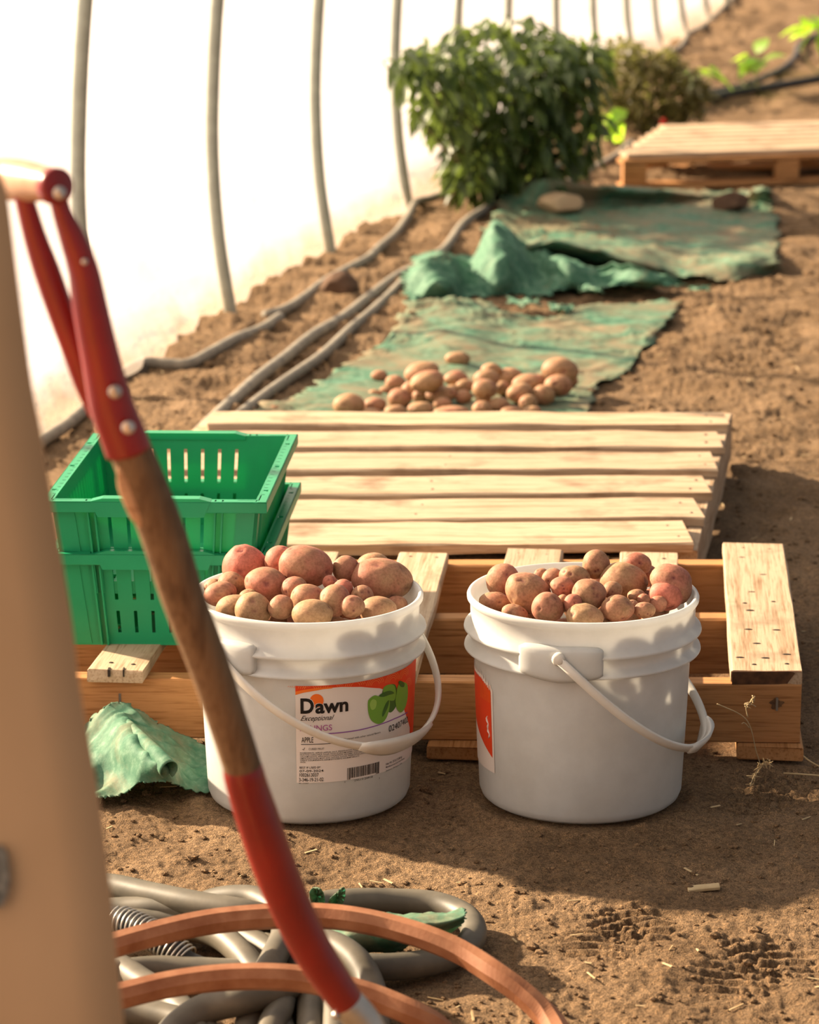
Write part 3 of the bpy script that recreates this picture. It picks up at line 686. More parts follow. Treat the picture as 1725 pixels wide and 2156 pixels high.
for k, (t_, xe) in enumerate((('INGREDIENTS: APPLES (APPLES, SALT, PRESERVATIVE (ASCORBIC ACID), CITRIC ACID),', 800), ('FRUCTOSE CORN SYRUP, SUGAR, FOOD STARCH-MODIFIED, CONTAINS LESS THAN 2% OF', 790),
        ('CALCIUM SULFATE, APPLE JUICE CONCENTRATE, ASCORBIC ACID, CINNAMON, CITRIC', 786), ('LEMON JUICE SOLIDS, MALIC ACID, NATURAL FLAVOR, PRESERVATIVES (SODIUM', 772),
        ('SORBATE, SODIUM BENZOATE, SODIUM ERYTHORBATE, SODIUM METABISULFITE', 756), ('WATER.', 644))):
    text(t_, (632, 1586.5+k*3.9), xe, 2.9, I['black'], lab, bold=.006)
text('BEST IF USED BY', (631, 1618), 675, 4.4, I['black'], lab, bold=.006); text('07-09-2024', (631, 1625.5), 681, 5, I['black'], lab, bold=.006)
text('1002613037', (631, 1635), 671, 7.5, I['black'], lab, bold=.006); text('3-346-19-21-02', (630, 1645), 681, 7.5, I['black'], lab, bold=.006)
text('ID: 13-007', (630, 1650), 650, 2.4, I['black'], lab)
bars = []; rr = random.Random(4); sA = cyl(731, 1630)[0]; sB = cyl(796, 1630)[0]; zb0 = cyl(735, 1641)[1]; zb1 = cyl(735, 1616.5)[1]; q = sA
while q < sB:
    wbar = rr.choice([.0005, .0005, .0009, .0013]); zq = zb0 if (q-sA < .004 or sB-q < .004) else zb0+.0018
    bars.append((np.array([onb(q, zq, .0012), onb(q+wbar, zq, .0012), onb(q+wbar, zb1, .0012), onb(q, zb1, .0012)]), [[0, 1, 2, 3]])); q += wbar+rr.choice([.0005, .0007, .0011])
mk('barcode', *merge(bars), I['black'], parent=lab, smooth=False)
text('29519 24918', (746, 1645), 784, 4, I['black'], lab); text('0', (725, 1648), 727, 3.4, I['black'], lab); text('2', (797, 1640), 799, 3.4, I['black'], lab)
text('Net Wt. 35 lb (15.88 kg)', (812, 1611), 845, 4.5, I['black'], lab, bold=.004); text('Manufactured by Dawn Food Products', (812, 1617), 850, 3.4, I['black'], lab, bold=.008); text('Jackson, Michigan, USA', (812, 1624), 845, 2.8, I['black'], lab)
mk('printed_apple', *blob([(808, 1448), (820, 1441), (832, 1442), (836, 1460), (834, 1485), (822, 1500), (810, 1490), (804, 1466)], .0010), I['dgreen'], parent=lab)
mk('printed_apple', *blob([(806, 1450), (818, 1441), (830, 1444), (833, 1462), (828, 1475), (812, 1470)], .0011), I['green'], parent=lab)
mk('printed_apple', *blob([(774, 1486), (776, 1473), (788, 1464), (800, 1466), (812, 1464), (820, 1476), (818, 1497), (810, 1516), (797, 1524), (783, 1518), (776, 1504)], .0012), I['green'], parent=lab)
mk('apple_highlight', *blob([(778, 1482), (784, 1472), (792, 1476), (790, 1490), (782, 1494)], .0014), I['lgreen'], parent=lab)
mk('apple_leaf', *blob([(797, 1465), (806, 1458), (820, 1454), (829, 1459), (818, 1463), (806, 1467)], .0014), I['dgreen'], parent=lab)
mk('apple_shade', *blob([(806, 1508), (816, 1488), (818, 1474), (811, 1482), (804, 1502)], .0014), I['dgreen'], parent=lab)
mk('printed_pear', *blob([(834, 1460), (838, 1442), (848, 1436), (857, 1443), (857, 1470), (851, 1492), (842, 1500), (834, 1490), (832, 1475)], .0013), I['green'], parent=lab)
mk('pear_leaf', *blob([(838, 1436), (842, 1433), (850, 1438), (849, 1446), (842, 1445)], .0015), I['dgreen'], parent=lab)
# torn label on the right bucket's left side
RC = np.array([.226, 3.755]); a0, a1 = -.138*math.radians(104), -.138*math.radians(58)
def tear(s): return .0
lab2 = strip('torn_label', a0, a1, lambda s: .050+.0*s, lambda s: .178-.012*max(0, (s-(a1-.03))/.03)+.003*math.sin(s*900), I['white'], .0006, br_root, 60, 12, RC)
lab2['label'] = 'torn orange and white label'
strip('orange_panel', a0, a1-.004, lambda s: .068+(a1-.004-s)*1.5*0+.0+(.05*max(0, min(1, (s-(a1-.045))/.03)))*0+.055*max(0, 1-(s-a0)/(a1-a0))*1.1, lambda s: .172-.012*max(0, (s-(a1-.03))/.03)+.002*math.sin(s*1500), I['red'], .0009, lab2, 60, 4, RC)
arcs = []
for k in range(9):
    s_ = a1-.006-.0035*k
    arcs.append((np.array([onb(s_+dx_, z_, .0012, RC) for z_ in np.linspace(.145, .168, 6) for dx_ in (0, .0008)]), [[2*j, 2*j+1, 2*j+3, 2*j+2] for j in range(5)]))
mk('orange_stripe', *merge(arcs), I['orange'], parent=lab2)
wt = [onb(a1-.012+.004*math.sin(t*3)*math.cos(t), .095+.03*t/3, .0013, RC) for t in np.linspace(0, 3, 10)]
mk('paper_tear', *tube(wt, [.0008, .002, .001, .0022, .0012, .0026, .001, .002, .0015, .0006], 6, smooth=False, flat=.2), I['white'], parent=lab2)

# ------------------------------------------------------------------ potatoes
PV, PF = ico(4)
def potato(P, r, tilt, seed, label, group, pink=0.0, name='potato'):
    g = np.random.default_rng(seed); v = PV.copy()
    Rq = np.array(Matrix.Rotation(g.uniform(0, 6.28), 3, Vector(g.normal(size=3)).normalized()))
    lump = 1+.10*noise3(v@Rq.T+5, 1.1, seed)+.035*noise3(v@Rq.T+9, 2.6, seed+3)
    sgn = np.where(v[:, 0] > 0, 1, -1); ta = g.uniform(-.10, .10)
    eye = np.zeros(len(v)); dep = np.zeros(len(v))
    for k in range(g.integers(6, 10)):
        d = g.normal(size=3); d[1] -= .5; d /= np.linalg.norm(d); ca = np.clip(v@d, -1, 1); an = np.arccos(ca); wv = g.uniform(.075, .125)
        dep += g.uniform(.05, .085)*np.exp(-(an/(wv*1.6))**2)-.018*np.exp(-((an-wv*2.4)/wv)**2); eye = np.maximum(eye, g.uniform(.6, 1)*np.exp(-(an/(wv*.95))**2)*1.2)
    v = v*(lump-dep)[:, None]; v[:, 1:] *= (1+ta*v[:, 0])[:, None]
    v = v-(v.max(0)+v.min(0))/2; v = v/((v.max(0)-v.min(0))/2); v = v*np.array(r); a = math.radians(tilt); R = np.array([[math.cos(a), 0, math.sin(a)], [0, 1, 0], [-math.sin(a), 0, math.cos(a)]]); v = v@R.T
    o = mk(name, v+np.array(P), PF, M['potato'], origin=P); o.data.attributes.new('eye', 'FLOAT', 'POINT').data.foreach_set('value', eye.astype(np.float32))
    o['pink'] = float(pink+g.uniform(-.06, .06)); tag(o, label, 'potato', group); return o
def relax(items, lim, iters=80, floor=None, cyl_=None, k=.9):
    """items: [d(ray), t, r]; slide along own sight line until overlaps go"""
    t0 = np.array([q['t'] for q in items]); t = t0.copy(); D = np.array([q['d'] for q in items]); r = np.array([np.mean(q['r']) for q in items])
    Hh = np.array([0, 0, H]); n_ = len(items); X_ = np.array([q['px'] for q in items]); bot = X_[:, 1]+X_[:, 3]
    order = np.zeros((n_, n_))                              # +1: i stands behind j in the photograph
    for i_ in range(n_):
        for j_ in range(n_):
            if i_ != j_ and abs(X_[i_, 0]-X_[j_, 0]) < (X_[i_, 2]+X_[j_, 2])*.92 and abs(X_[i_, 1]-X_[j_, 1]) < (X_[i_, 3]+X_[j_, 3])*.92: order[i_, j_] = 1 if bot[i_] < bot[j_] else -1
    for _ in range(iters):
        Pp = Hh+D*t[:, None]; dt = np.zeros(len(t))
        for i_ in range(len(t)):
            df = Pp[i_]-Pp; ds = np.linalg.norm(df, axis=1); ov = (r[i_]+r)*k-ds; ov[i_] = 0; m = ov > 0
            if m.any():
                dr = np.where(order[i_][m] != 0, order[i_][m], np.sign(df[m]@D[i_])); dd = (dr*ov[m]).sum(); dt[i_] += np.sign(dd)*min(.004, abs(dd)*.4)
        t = np.clip(t+dt, t0-lim, t0+lim)
        if cyl_ is not None:
            for i_ in range(len(t)):
                p = Hh+D[i_]*t[i_]; q = p[:2]-cyl_; rad = .139-r[i_]*.78
                if np.hypot(*q) > rad and p[2] < .29:
                    yy = math.sqrt(max(rad*rad-q[0]**2, 0)); ty = (cyl_[1]+(-yy if q[1] < 0 else yy))/D[i_][1]; t[i_] = ty
        if floor is not None:
            for i_ in range(len(t)): t[i_] = min(t[i_], (items[i_]['r'][2]*.93+floor-H)/D[i_][2])
    return [Hh+D[i_]*t[i_] for i_ in range(len(t))]
def bucket_fill(c, data, tag_, seed0):
    items = []
    for (x, y, hw, hh, tl, pk, lb) in data:
        d = ray(x, y); best = None
        for Yv in np.linspace(c[1]-.125, c[1]+.125, 80):
            t = Yv/d[1]; p = np.array([0, 0, H])+d*t; rr_ = np.hypot(p[0]-c[0], p[1]-c[1]); surf = .245+.045*max(0, 1-(rr_/.13)**2)
            if best is None or abs(p[2]-surf) < best[0]: best = (abs(p[2]-surf), t)
        S = F/(best[1]); items.append(dict(d=d, t=best[1], r=(hw/S, (hw+hh)/2/S, hh/S), px=(x, y, hw, hh)))
    Ps = relax(items, .10, 140, None, np.array(c), .88)
    for k, (p, q) in enumerate(zip(Ps, data)):
        it = items[k]; S = F/((p-np.array([0, 0, H]))@np.array([0, CP, -SP])); potato(p, (q[2]*1.05/S, (q[2]+q[3])/2*1.05/S, q[3]*1.05/S), q[4], seed0+k, q[6], 'potatoes in the %s bucket' % tag_, q[5])
    g = np.random.default_rng(seed0+500); n = 0; got = []
    for _ in range(20000):
        if n >= 26: break
        a = g.uniform(0, 6.28); rr_ = math.sqrt(g.uniform(0, 1))*.108; z = g.uniform(.185, .243); rad = g.uniform(.018, .028); p = np.array([c[0]+rr_*math.cos(a), c[1]+rr_*math.sin(a), z])
        if any(np.linalg.norm(p-q[0]) < (rad+q[1])*.66 for q in got): continue
        if any(np.linalg.norm(p-Ps[k]) < (rad+np.mean(items[k]['r']))*.70 for k in range(len(Ps))): continue
        got.append((p, rad)); n += 1; potato(p, (rad*1.08, rad, rad*.92), g.uniform(-40, 40), seed0+600+n, 'shadowed potato in the gaps beneath the top layer of the %s bucket' % tag_, 'lower potatoes in the %s bucket' % tag_, .0)
LBK = [(515, 1196, 46, 46, -50, .3, 'large smooth pink potato rising at the left of the left bucket'), (590, 1180, 32, 30, 0, .28, 'pink potato with deep eyes tucked behind the big top potato, left bucket'),
       (644, 1194, 55, 43, 12, .1, 'biggest topmost potato with pink eyes in the middle of the left bucket'), (561, 1232, 45, 36, 10, .1, 'brown-pink potato with a scab, below the big pink one, left bucket'),
       (729, 1198, 28, 27, 0, .05, 'small round potato with two dark eyes right of the topmost one, left bucket'), (786, 1190, 33, 25, -10, -.1, 'pale potato peeping over the huge right-hand potato, left bucket'),
       (804, 1220, 63, 42, 8, .03, 'huge oblong brown potato at the right of the left bucket'), (464, 1250, 34, 25, -15, .12, 'potato against the far left rim of the left bucket'),
       (488, 1230, 29, 26, 0, .0, 'potato half hidden under the large pink one at the left of the left bucket'), (492, 1277, 37, 24, -10, -.1, 'tan potato low at the front left rim of the left bucket'),
       (533, 1284, 37, 36, 10, -.18, 'greyish tan potato standing at the front rim, under the scabbed one, left bucket'), (591, 1278, 26, 25, 0, .05, 'small reddish potato at the front rim, left of the label side, left bucket'),
       (651, 1264, 38, 33, 8, -.1, 'tan potato with one clear eye beneath the topmost potato, left bucket'), (658, 1293, 42, 30, 0, -.16, 'flat tan potato at the middle of the front rim, left bucket'),
       (705, 1264, 32, 34, 30, .02, 'brown potato right of the tan one-eyed potato, left bucket'), (743, 1277, 25, 23, 0, .04, 'small dark potato at the front rim under the huge oblong one, left bucket'),
       (797, 1287, 39, 30, 5, -.06, 'tan potato at the front right rim of the left bucket'), (836, 1275, 22, 20, 0, .05, 'small potato squeezed against the right rim of the left bucket'),
       (620, 1239, 27, 24, 0, .0, 'shaded potato in the gap under the left side of the topmost one, left bucket'), (762, 1255, 24, 22, 0, .1, 'shaded potato hidden left under the huge oblong one'), (524, 1258, 20, 17, 0, .0, 'shaded potato behind the greyish tan front one, left bucket'), (450, 1236, 20, 17, 0, .0, 'small potato at the back left rim of the left bucket'),
       (722, 1240, 21, 20, 0, .3, 'small dark red potato in the shade left of the huge oblong one'), (695, 1226, 15, 15, 0, .25, 'tiny red potato just right of the topmost potato, left bucket')]
RBK = [(1059, 1222, 35, 34, -35, .1, 'pinkish potato at the upper left of the right bucket'), (1112, 1248, 49, 39, 30, .02, 'large brown oval potato at the left front of the right bucket'),
       (1043, 1268, 33, 21, 5, -.1, 'scabby potato against the left rim of the right bucket'), (1084, 1291, 27, 18, 15, -.05, 'sliver of a potato at the front left rim of the right bucket'),
       (1154, 1280, 33, 32, 20, .15, 'pink egg-shaped potato at the front rim of the right bucket'), (1141, 1213, 17, 16, 0, .1, 'tiny knobbly potato near the back rim of the right bucket'),
       (1164, 1218, 22, 21, 0, -.05, 'small tan potato just behind the tiny knobbly one, right bucket'), (1210, 1216, 32, 25, 15, .02, 'potato at the back left of the perched round one, right bucket'),
       (1184, 1236, 25, 22, 10, .18, 'small dark pink potato in the middle left of the right bucket'), (1185, 1271, 15, 19, 10, -.05, 'very small tan potato wedged beside the pink egg-shaped one'),
       (1241, 1252, 35, 33, -15, .05, 'warty potato in the centre front of the right bucket'), (1256, 1188, 28, 30, 0, -.02, 'round potato perched highest on the right bucket'),
       (1314, 1223, 49, 38, 5, -.02, 'largest brown potato in the centre of the right bucket'), (1341, 1187, 30, 23, 10, .02, 'potato at the back rim behind the largest one, right bucket'),
       (1362, 1212, 23, 23, 0, .12, 'pink potato between the largest and the big right-hand one, right bucket'), (1413, 1230, 46, 41, 35, .05, 'big potato leaning on the right rim of the right bucket'),
       (1402, 1253, 35, 31, 0, .35, 'round bright salmon potato at the right of the right bucket'), (1290, 1243, 20, 19, 0, .05, 'small potato between the warty and the largest one, right bucket'),
       (1301, 1281, 34, 27, 5, -.02, 'brown potato at the front rim right of centre, right bucket'), (1232, 1300, 38, 28, 5, -.2, 'flat tan potato at the middle of the front rim, right bucket'),
       (1356, 1262, 13, 12, 0, .15, 'tiny red-eyed potato left of the bright salmon one'), (1358, 1285, 22, 17, 0, .0, 'small potato at the front rim below the bright salmon one'),
       (1385, 1272, 19, 17, 0, .0, 'shaded potato under the bright salmon one, right bucket'), (1262, 1225, 22, 17, 0, .0, 'shaded potato below the highest round one, right bucket'), (1340, 1255, 18, 14, 0, .0, 'shaded potato under the right of the largest one, right bucket'),
       (1207, 1273, 19, 22, 0, .15, 'small pink potato behind the egg-shaped one, right bucket'), (1331, 1278, 16, 15, 0, .1, 'small shaded potato right of the front brown one, right bucket')]
bucket_fill((-.133, 3.755), LBK, 'left', 100); bucket_fill((.226, 3.755), RBK, 'right', 200)
HP = [(964, 756, 27, 15, .0, 0, 'lone potato lying apart on the cloth behind the middle of the heap'), (799, 791, 18, 12, 0, 0, 'small lone potato lying apart on the cloth left of the heap'),
      (888, 783, 36, 20, .045, -12, 'long potato topmost at the back left of the heap'), (899, 803, 36, 21, .035, -15, 'long potato just in front of the topmost one at the back left of the heap'),
      (833, 807, 22, 17, 0, 0, 'round potato at the left back corner of the heap'), (868, 818, 26, 17, .01, -30, 'elongated potato slanting down the left of the heap'), (960, 797, 26, 16, .02, 0, 'oval potato at the back of the heap below the lone one'),
      (1035, 779, 22, 14, .04, 0, 'potato at the very back centre of the heap'), (1025, 797, 27, 18, .035, 0, 'potato stacked second from the back in the centre column of the heap'),
      (1073, 793, 27, 18, .02, -10, 'tan potato right of the centre column at the back of the heap'), (1112, 806, 34, 18, .02, -8, 'broad potato with a pale face right of the centre of the heap'), (1138, 800, 18, 12, .02, 10, 'small dark potato at the back right of the heap'),
      (1180, 780, 38, 26, .03, 10, 'largest sunlit potato at the right back of the heap'), (1176, 812, 30, 22, .015, 0, 'potato under the largest sunlit one at the right of the heap'), (1145, 833, 24, 22, .0, 10, 'pale oval potato near the right end of the heap'),
      (1094, 828, 28, 21, .01, -10, 'brown potato right of the small pale one in the heap'), (1058, 817, 17, 15, .01, 0, 'small pale potato right of the centre column of the heap'), (1022, 819, 27, 20, .03, 0, 'dark round potato in the middle of the centre column of the heap'),
      (980, 812, 20, 13, .01, 0, 'small potato left of the centre column of the heap'), (918, 812, 18, 11, .02, 0, 'small potato in the dip between back left and centre of the heap'), (928, 831, 36, 17, .005, -5, 'long dark potato across the middle left of the heap'),
      (885, 834, 18, 15, 0, -30, 'little dark potato left of the long dark one in the heap'), (977, 836, 18, 15, 0, 0, 'small round potato with a pale eye left of the centre column'), (843, 838, 26, 20, 0, 0, 'knobbly potato at the left middle of the heap'),
      (790, 852, 24, 15, 0, 0, 'potato right of the big left-end one by the pallet'), (790, 829, 15, 9, 0, 0, 'tiny potato at the left edge of the heap'), (735, 852, 34, 23, 0, 0, 'big brown potato at the left end of the heap by the pallet'),
      (833, 866, 24, 13, 0, 0, 'flat potato half hidden by the pallet edge, left part of the heap'), (886, 860, 28, 14, 0, 0, 'potato by the pallet edge between the flat one and the pale one'), (932, 850, 20, 13, .0, 0, 'small pale sunlit potato near the front of the heap'),
      (950, 867, 38, 12, 0, 0, 'long flat potato half hidden by the pallet edge, middle of the heap'), (1015, 861, 21, 17, 0, 0, 'potato at the front foot of the centre column by the pallet'), (1052, 853, 23, 16, 0, 0, 'smooth potato right of the centre column foot'),
      (1078, 866, 24, 11, 0, 0, 'low potato half hidden by the pallet edge, right of centre'), (1113, 848, 20, 17, 0, 0, 'round potato at the front right of the heap'), (1120, 866, 21, 11, 0, 0, 'dark potato half hidden by the pallet edge at the right of the heap'),
      (780, 868, 22, 9, 0, 0, 'sliver of a potato at the pallet edge beside the big left-end one'), (575, 862, 16, 9, 0, 0, 'lone potato beside the grey hoses at the pallet corner'), (1018, 839, 17, 13, .01, 0, 'small potato between dark round one and the foot of the centre column'),
      (1199, 802, 19, 15, 0, 0, 'potato at the extreme right end of the heap'), (812, 822, 13, 9, 0, 0, 'tiny dark potato left of the knobbly one'), (955, 820, 18, 10, .005, 0, 'thin potato wedged behind the long dark one')]
items = []
for (x, y, hw, hh, zb, tl, lb) in HP:
    P = gp(x, y, .02); S = pxs(P); rz = hh/S*1.05; P = gp(x, y, rz+zb); items.append(dict(d=ray(x, y), t=P[1]/ray(x, y)[1], r=(hw/S, (hw+hh)/2/S, rz), px=(x, y, hw, hh)))
Ps = relax(items, .09, 90, .004, None, .88)
for k, (p, q) in enumerate(zip(Ps, HP)): potato(p, items[k]['r'], q[5], 300+k, q[6], 'potatoes heaped on the green cloth', -.08)

# ------------------------------------------------------------------ cloths
def lattice(rows, nu=60, nv=40):
    """rows of world points -> smooth grid"""
    R = [catmull(np.array(r), 12) for r in rows]
    R = [np.array([[np.interp(t, np.linspace(0, 1, len(q)), q[:, k]) for k in range(3)] for t in np.linspace(0, 1, nu)]) for q in R]
    R = np.array(R); out = []
    for j in range(nu):
        c = catmull(R[:, j], 12); out.append([[np.interp(t, np.linspace(0, 1, len(c)), c[:, k]) for k in range(3)] for t in np.linspace(0, 1, nv)])
    return np.array(out)                     # nu, nv, 3
def cloth(name, rows, mat, label, wr=.006, wf=9, ragged=.01, nu=90, nv=60, seed=1, minz=.004, parent=None, ground=True, aniso=1.0):
    G = lattice(rows, nu, nv); x, y = G[..., 0], G[..., 1]
    wx = x+.05*vnoise(x*8, y*8, seed+40); wy = y+.05*vnoise(x*7, y*9, seed+41)
    a_, b_ = (wx*.82+wy*.57)*wf, (-wx*.57+wy*.82)*wf*aniso
    r1 = np.clip(1-np.abs(vnoise(a_*.8, b_*2.2, seed))*5, -.6, 1); r2 = np.clip(1-np.abs(vnoise(a_*2.6+9, b_*1.3, seed+3))*5, -.6, 1); r3 = 1-np.abs(vnoise(a_*4, b_*4.5, seed+5))*4
    G[..., 2] += wr*(r1+.7*r2+.25*r3)
    if ground: G[..., 2] = np.maximum(G[..., 2], terrain(x, y)+minz)
    e = ragged; 
    for k in range(nu):
        G[k, 0, :2] += e*np.array([vnoise(np.array([k*.5]), np.array([1.]), seed)[0], vnoise(np.array([k*.7]), np.array([2.]), seed)[0]*2]); G[k, -1, :2] += e*np.array([vnoise(np.array([k*.5]), np.array([3.]), seed)[0], vnoise(np.array([k*.7]), np.array([4.]), seed)[0]*2])
    for k in range(nv): G[0, k, 0] += e*2*vnoise(np.array([k*.7]), np.array([5.]), seed)[0]; G[-1, k, 0] += e*2*vnoise(np.array([k*.7]), np.array([6.]), seed)[0]
    i_ = np.arange(nu-1)[:, None]*nv+np.arange(nv-1)[None]; Q = np.stack([i_, i_+nv, i_+nv+1, i_+1], -1).reshape(-1, 4)
    o = mk(name, G.reshape(-1, 3), Q, mat, parent=parent); solid(o, .0012)
    if label: tag(o, label, 'cloth')
    return o
g = lambda L: [gp(q[0], q[1], q[2] if len(q) > 2 else 0.004) for q in L]
cloth('ground_cloth', [g([(868, 650), (950, 630, .035), (1010, 652), (1090, 668), (1170, 668), (1232, 643, .01), (1340, 636), (1440, 632)]),
                        g([(838, 690), (920, 668, .02), (1000, 684, .02), (1080, 690), (1180, 688), (1240, 676), (1330, 674), (1415, 668)]),
                        g([(792, 738), (875, 720, .01), (955, 722, .02), (1050, 740), (1150, 740), (1240, 738), (1310, 730), (1362, 725)]),
                        g([(705, 785), (800, 780), (930, 780), (1040, 785), (1130, 790), (1200, 790), (1270, 790), (1325, 778)]),
                        g([(640, 830), (740, 832, .012), (860, 830), (980, 830), (1080, 830), (1150, 830), (1205, 826), (1256, 815)]),
                        g([(560, 868), (690, 868, .012), (820, 868), (950, 868), (1060, 868), (1140, 868), (1200, 866), (1240, 862)]),
                        g([(420, 960), (600, 960), (760, 960), (900, 960), (1010, 960), (1100, 960), (1160, 955), (1210, 940)])],
      M['cloth'], 'near green ground cloth dusted with soil, under the potato heap', .004, 7, .02, 130, 110, 3)
cloth('ground_cloth', [g([(1080, 412, .0), (1140, 404, .0), (1240, 412, .0), (1340, 412, .0), (1440, 412, .0), (1540, 412, .0), (1616, 412, .0)]),
                        g([(1085, 392, .06), (1140, 374, .10), (1240, 394, .07), (1340, 396, .065), (1440, 402, .045), (1540, 412, .02), (1612, 394, .08)]),
                        g([(1056, 420, .04), (1130, 436, .02), (1235, 432, .012), (1340, 430, .008), (1450, 428, .006), (1550, 428, .006), (1626, 430, .015)]),
                        g([(1036, 465, .02), (1120, 462), (1240, 455), (1340, 455), (1450, 455), (1550, 455), (1634, 470)]),
                        g([(1020, 520, .01), (1110, 515), (1220, 500), (1330, 505), (1440, 510), (1540, 515), (1638, 520)]),
                        g([(1080, 540, .03), (1160, 506, .10), (1250, 526, .07), (1350, 546, .045), (1440, 566, .008), (1545, 548, .035), (1638, 545, .04)]),
                        g([(1085, 565), (1160, 552, .01), (1260, 558, .01), (1360, 574, .004), (1440, 582), (1545, 588), (1636, 568, .004)])],
      M['cloth'], 'far green ground cloth with turned-up edges, holding two stones', .006, 6, .02, 110, 90, 8)
cloth('bunched_cloth', [g([(880, 566), (915, 560), (960, 556), (1000, 548), (1030, 535), (1070, 535), (1120, 545), (1200, 565), (1290, 578), (1370, 592), (1432, 600)]),
                        g([(876, 548, .06), (912, 533, .09), (960, 540, .075), (992, 562, .03), (1036, 474, .14), (1072, 486, .115), (1110, 530, .05), (1180, 540, .065), (1260, 560, .045), (1340, 566, .055), (1410, 590, .02)]),
                        g([(862, 570, .06), (905, 560, .09), (955, 562, .08), (995, 575, .04), (1040, 510, .12), (1085, 530, .09), (1125, 560, .03), (1190, 556, .065), (1270, 575, .03), (1345, 576, .045), (1424, 601, .015)]),
                        g([(856, 605, .035), (900, 605, .05), (950, 602, .05), (1000, 600, .02), (1050, 575, .06), (1095, 580, .04), (1140, 590, .01), (1200, 590, .03), (1280, 598, .01), (1350, 600, .02), (1434, 609, .004)]),
                        g([(862, 648), (900, 640), (945, 638), (1000, 628), (1050, 620), (1095, 615), (1140, 620), (1200, 610), (1280, 615), (1350, 608), (1438, 616)])],
      M['cloth_bunch'], 'bunched green cloth heaped up between the near and the far ground cloths', .012, 6, .02, 200, 100, 17, aniso=1.2)
def ly(L): return [aty(q[0], q[1], q[2]) if q[2] > 1 else gp(*q) for q in L]
cloth('cloth_scrap', [ly([(120, 1600, 3.885), (200, 1512, 3.885), (253, 1484, 3.885), (320, 1516, 3.885), (385, 1548, 3.885), (470, 1590, 3.885)]),
                      ly([(130, 1625, 3.86), (205, 1545, 3.85), (258, 1508, 3.85), (318, 1545, 3.84), (390, 1577, 3.86), (470, 1605, 3.87)]),
                      ly([(140, 1650, .02), (215, 1590, 3.79), (285, 1560, 3.74), (335, 1580, 3.79), (395, 1602, 3.83), (470, 1620, .01)]),
                      ly([(160, 1668, .006), (225, 1632, .02), (300, 1610, 3.70), (345, 1615, 3.69), (400, 1632, .012), (470, 1640, .006)]),
                      ly([(190, 1688, .004), (240, 1672, .012), (300, 1652, .03), (360, 1655, .03), (400, 1660, .008), (480, 1668, .004)])],
      M['cloth_clean'], 'green cloth scrap draped against the front pallet under the crates', .004, 12, .006, 110, 90, 27, minz=.003)
scr = bpy.data.objects['cloth_scrap']
rp_ = [aty(266, 1518, 3.835), aty(285, 1540, 3.79), aty(310, 1568, 3.74), aty(335, 1595, 3.70), aty(356, 1622, 3.675)]; rc = catmull(np.array(rp_), 6); T = np.gradient(rc, axis=0); V_ = []
for i_, p in enumerate(rc):
    t = T[i_]/np.linalg.norm(T[i_]); u_ = np.array([0, 0, 1.])-t*t[2]; u_ /= np.linalg.norm(u_); b_ = np.cross(t, u_); rr_ = .004+.0085*i_/len(rc)
    for k in range(19): a = math.radians(-150+300*k/18); V_.append(p+rr_*(math.cos(a)*u_*1.15+math.sin(a)*b_))
ff = [[i_*19+k, i_*19+k+1, (i_+1)*19+k+1, (i_+1)*19+k] for i_ in range(len(rc)-1) for k in range(18)]
o = mk('rolled_fold', V_, ff, M['cloth_clean'], parent=scr); solid(o, .001)
cloth('green_rag', [ly([(690, 1950, .02), (760, 1932, .03), (830, 1925, .04), (900, 1925, .045), (950, 1920, .05), (980, 1922, .05)]),
                    ly([(690, 1965, .04), (760, 1950, .05), (830, 1945, .055), (900, 1942, .06), (950, 1938, .06), (980, 1932, .06)]),
                    ly([(690, 1990, .035), (760, 1985, .035), (830, 1980, .04), (880, 1965, .045), (940, 1950, .045), (978, 1942, .05)]),
                    ly([(690, 2005, .01), (760, 2012, .01), (830, 2005, .012), (870, 1985, .012), (930, 1968, .02), (972, 1952, .03)])],
      M['cloth_clean'], 'rolled green rag lying across the grey hose loop', .003, 16, .003, 60, 30, 33)
for k, (L, lb) in enumerate((([(656, 1900), (652, 1880), (660, 1869), (676, 1872), (684, 1890), (682, 1908), (668, 1914)], 'left'), ([(690, 1912), (694, 1894), (706, 1882), (724, 1867), (727, 1888), (718, 1908), (706, 1914)], 'right'))):
    Pb = gp(690, 1935)[1]; V_ = [aty(x, y, Pb-.05+.0008*(y-1890)+.012*math.sin(x*.25)) for x, y in L]; ctr = np.mean(V_, 0)+np.array([0, .006, 0]); V_ = catmull(np.array(V_), 4, True); m = len(V_)
    Vr = [ctr]+[ctr+(q-ctr)*.5+np.array([0, .004*math.sin(3*i_), 0]) for i_, q in enumerate(V_)]+list(V_)
    ff = [[0, 1+i_, 1+(i_+1) % m] for i_ in range(m)]+[[1+i_, 1+m+i_, 1+m+(i_+1) % m, 1+(i_+1) % m] for i_ in range(m)]
    o = mk('rag_flap', Vr, ff, M['cloth_clean']); solid(o, .001); tag(o, '%s upright torn green cloth flap behind the red shovel shaft' % lb, 'cloth')
# little torn scraps between the cloths
for k, (x, y, sc_, lb) in enumerate(((1245, 625, .035, 'small dusty green scrap standing right of the torn cloth gap'), (1105, 655, .05, 'torn green shred in the gap between the cloths'), (1185, 662, .035, 'narrow green shred near the torn edge of the near cloth'),
                                  (1475, 622, .03, 'pale little scrap on the soil right of the bunched cloth'))):
    c = gp(x, y); rs = []
    for j in range(4): rs.append([c+np.array([(i_-1.5)*sc_*.5, (1.5-j)*sc_*.5+.012*math.sin(i_*2+k), .006+.02*abs(math.sin(i_*1.7+j*1.3+k))*(sc_/.04)]) for i_ in range(4)])
    cloth('cloth_shred', rs, M['cloth_clean'], lb, .003, 20, .012, 24, 24, 50+k)

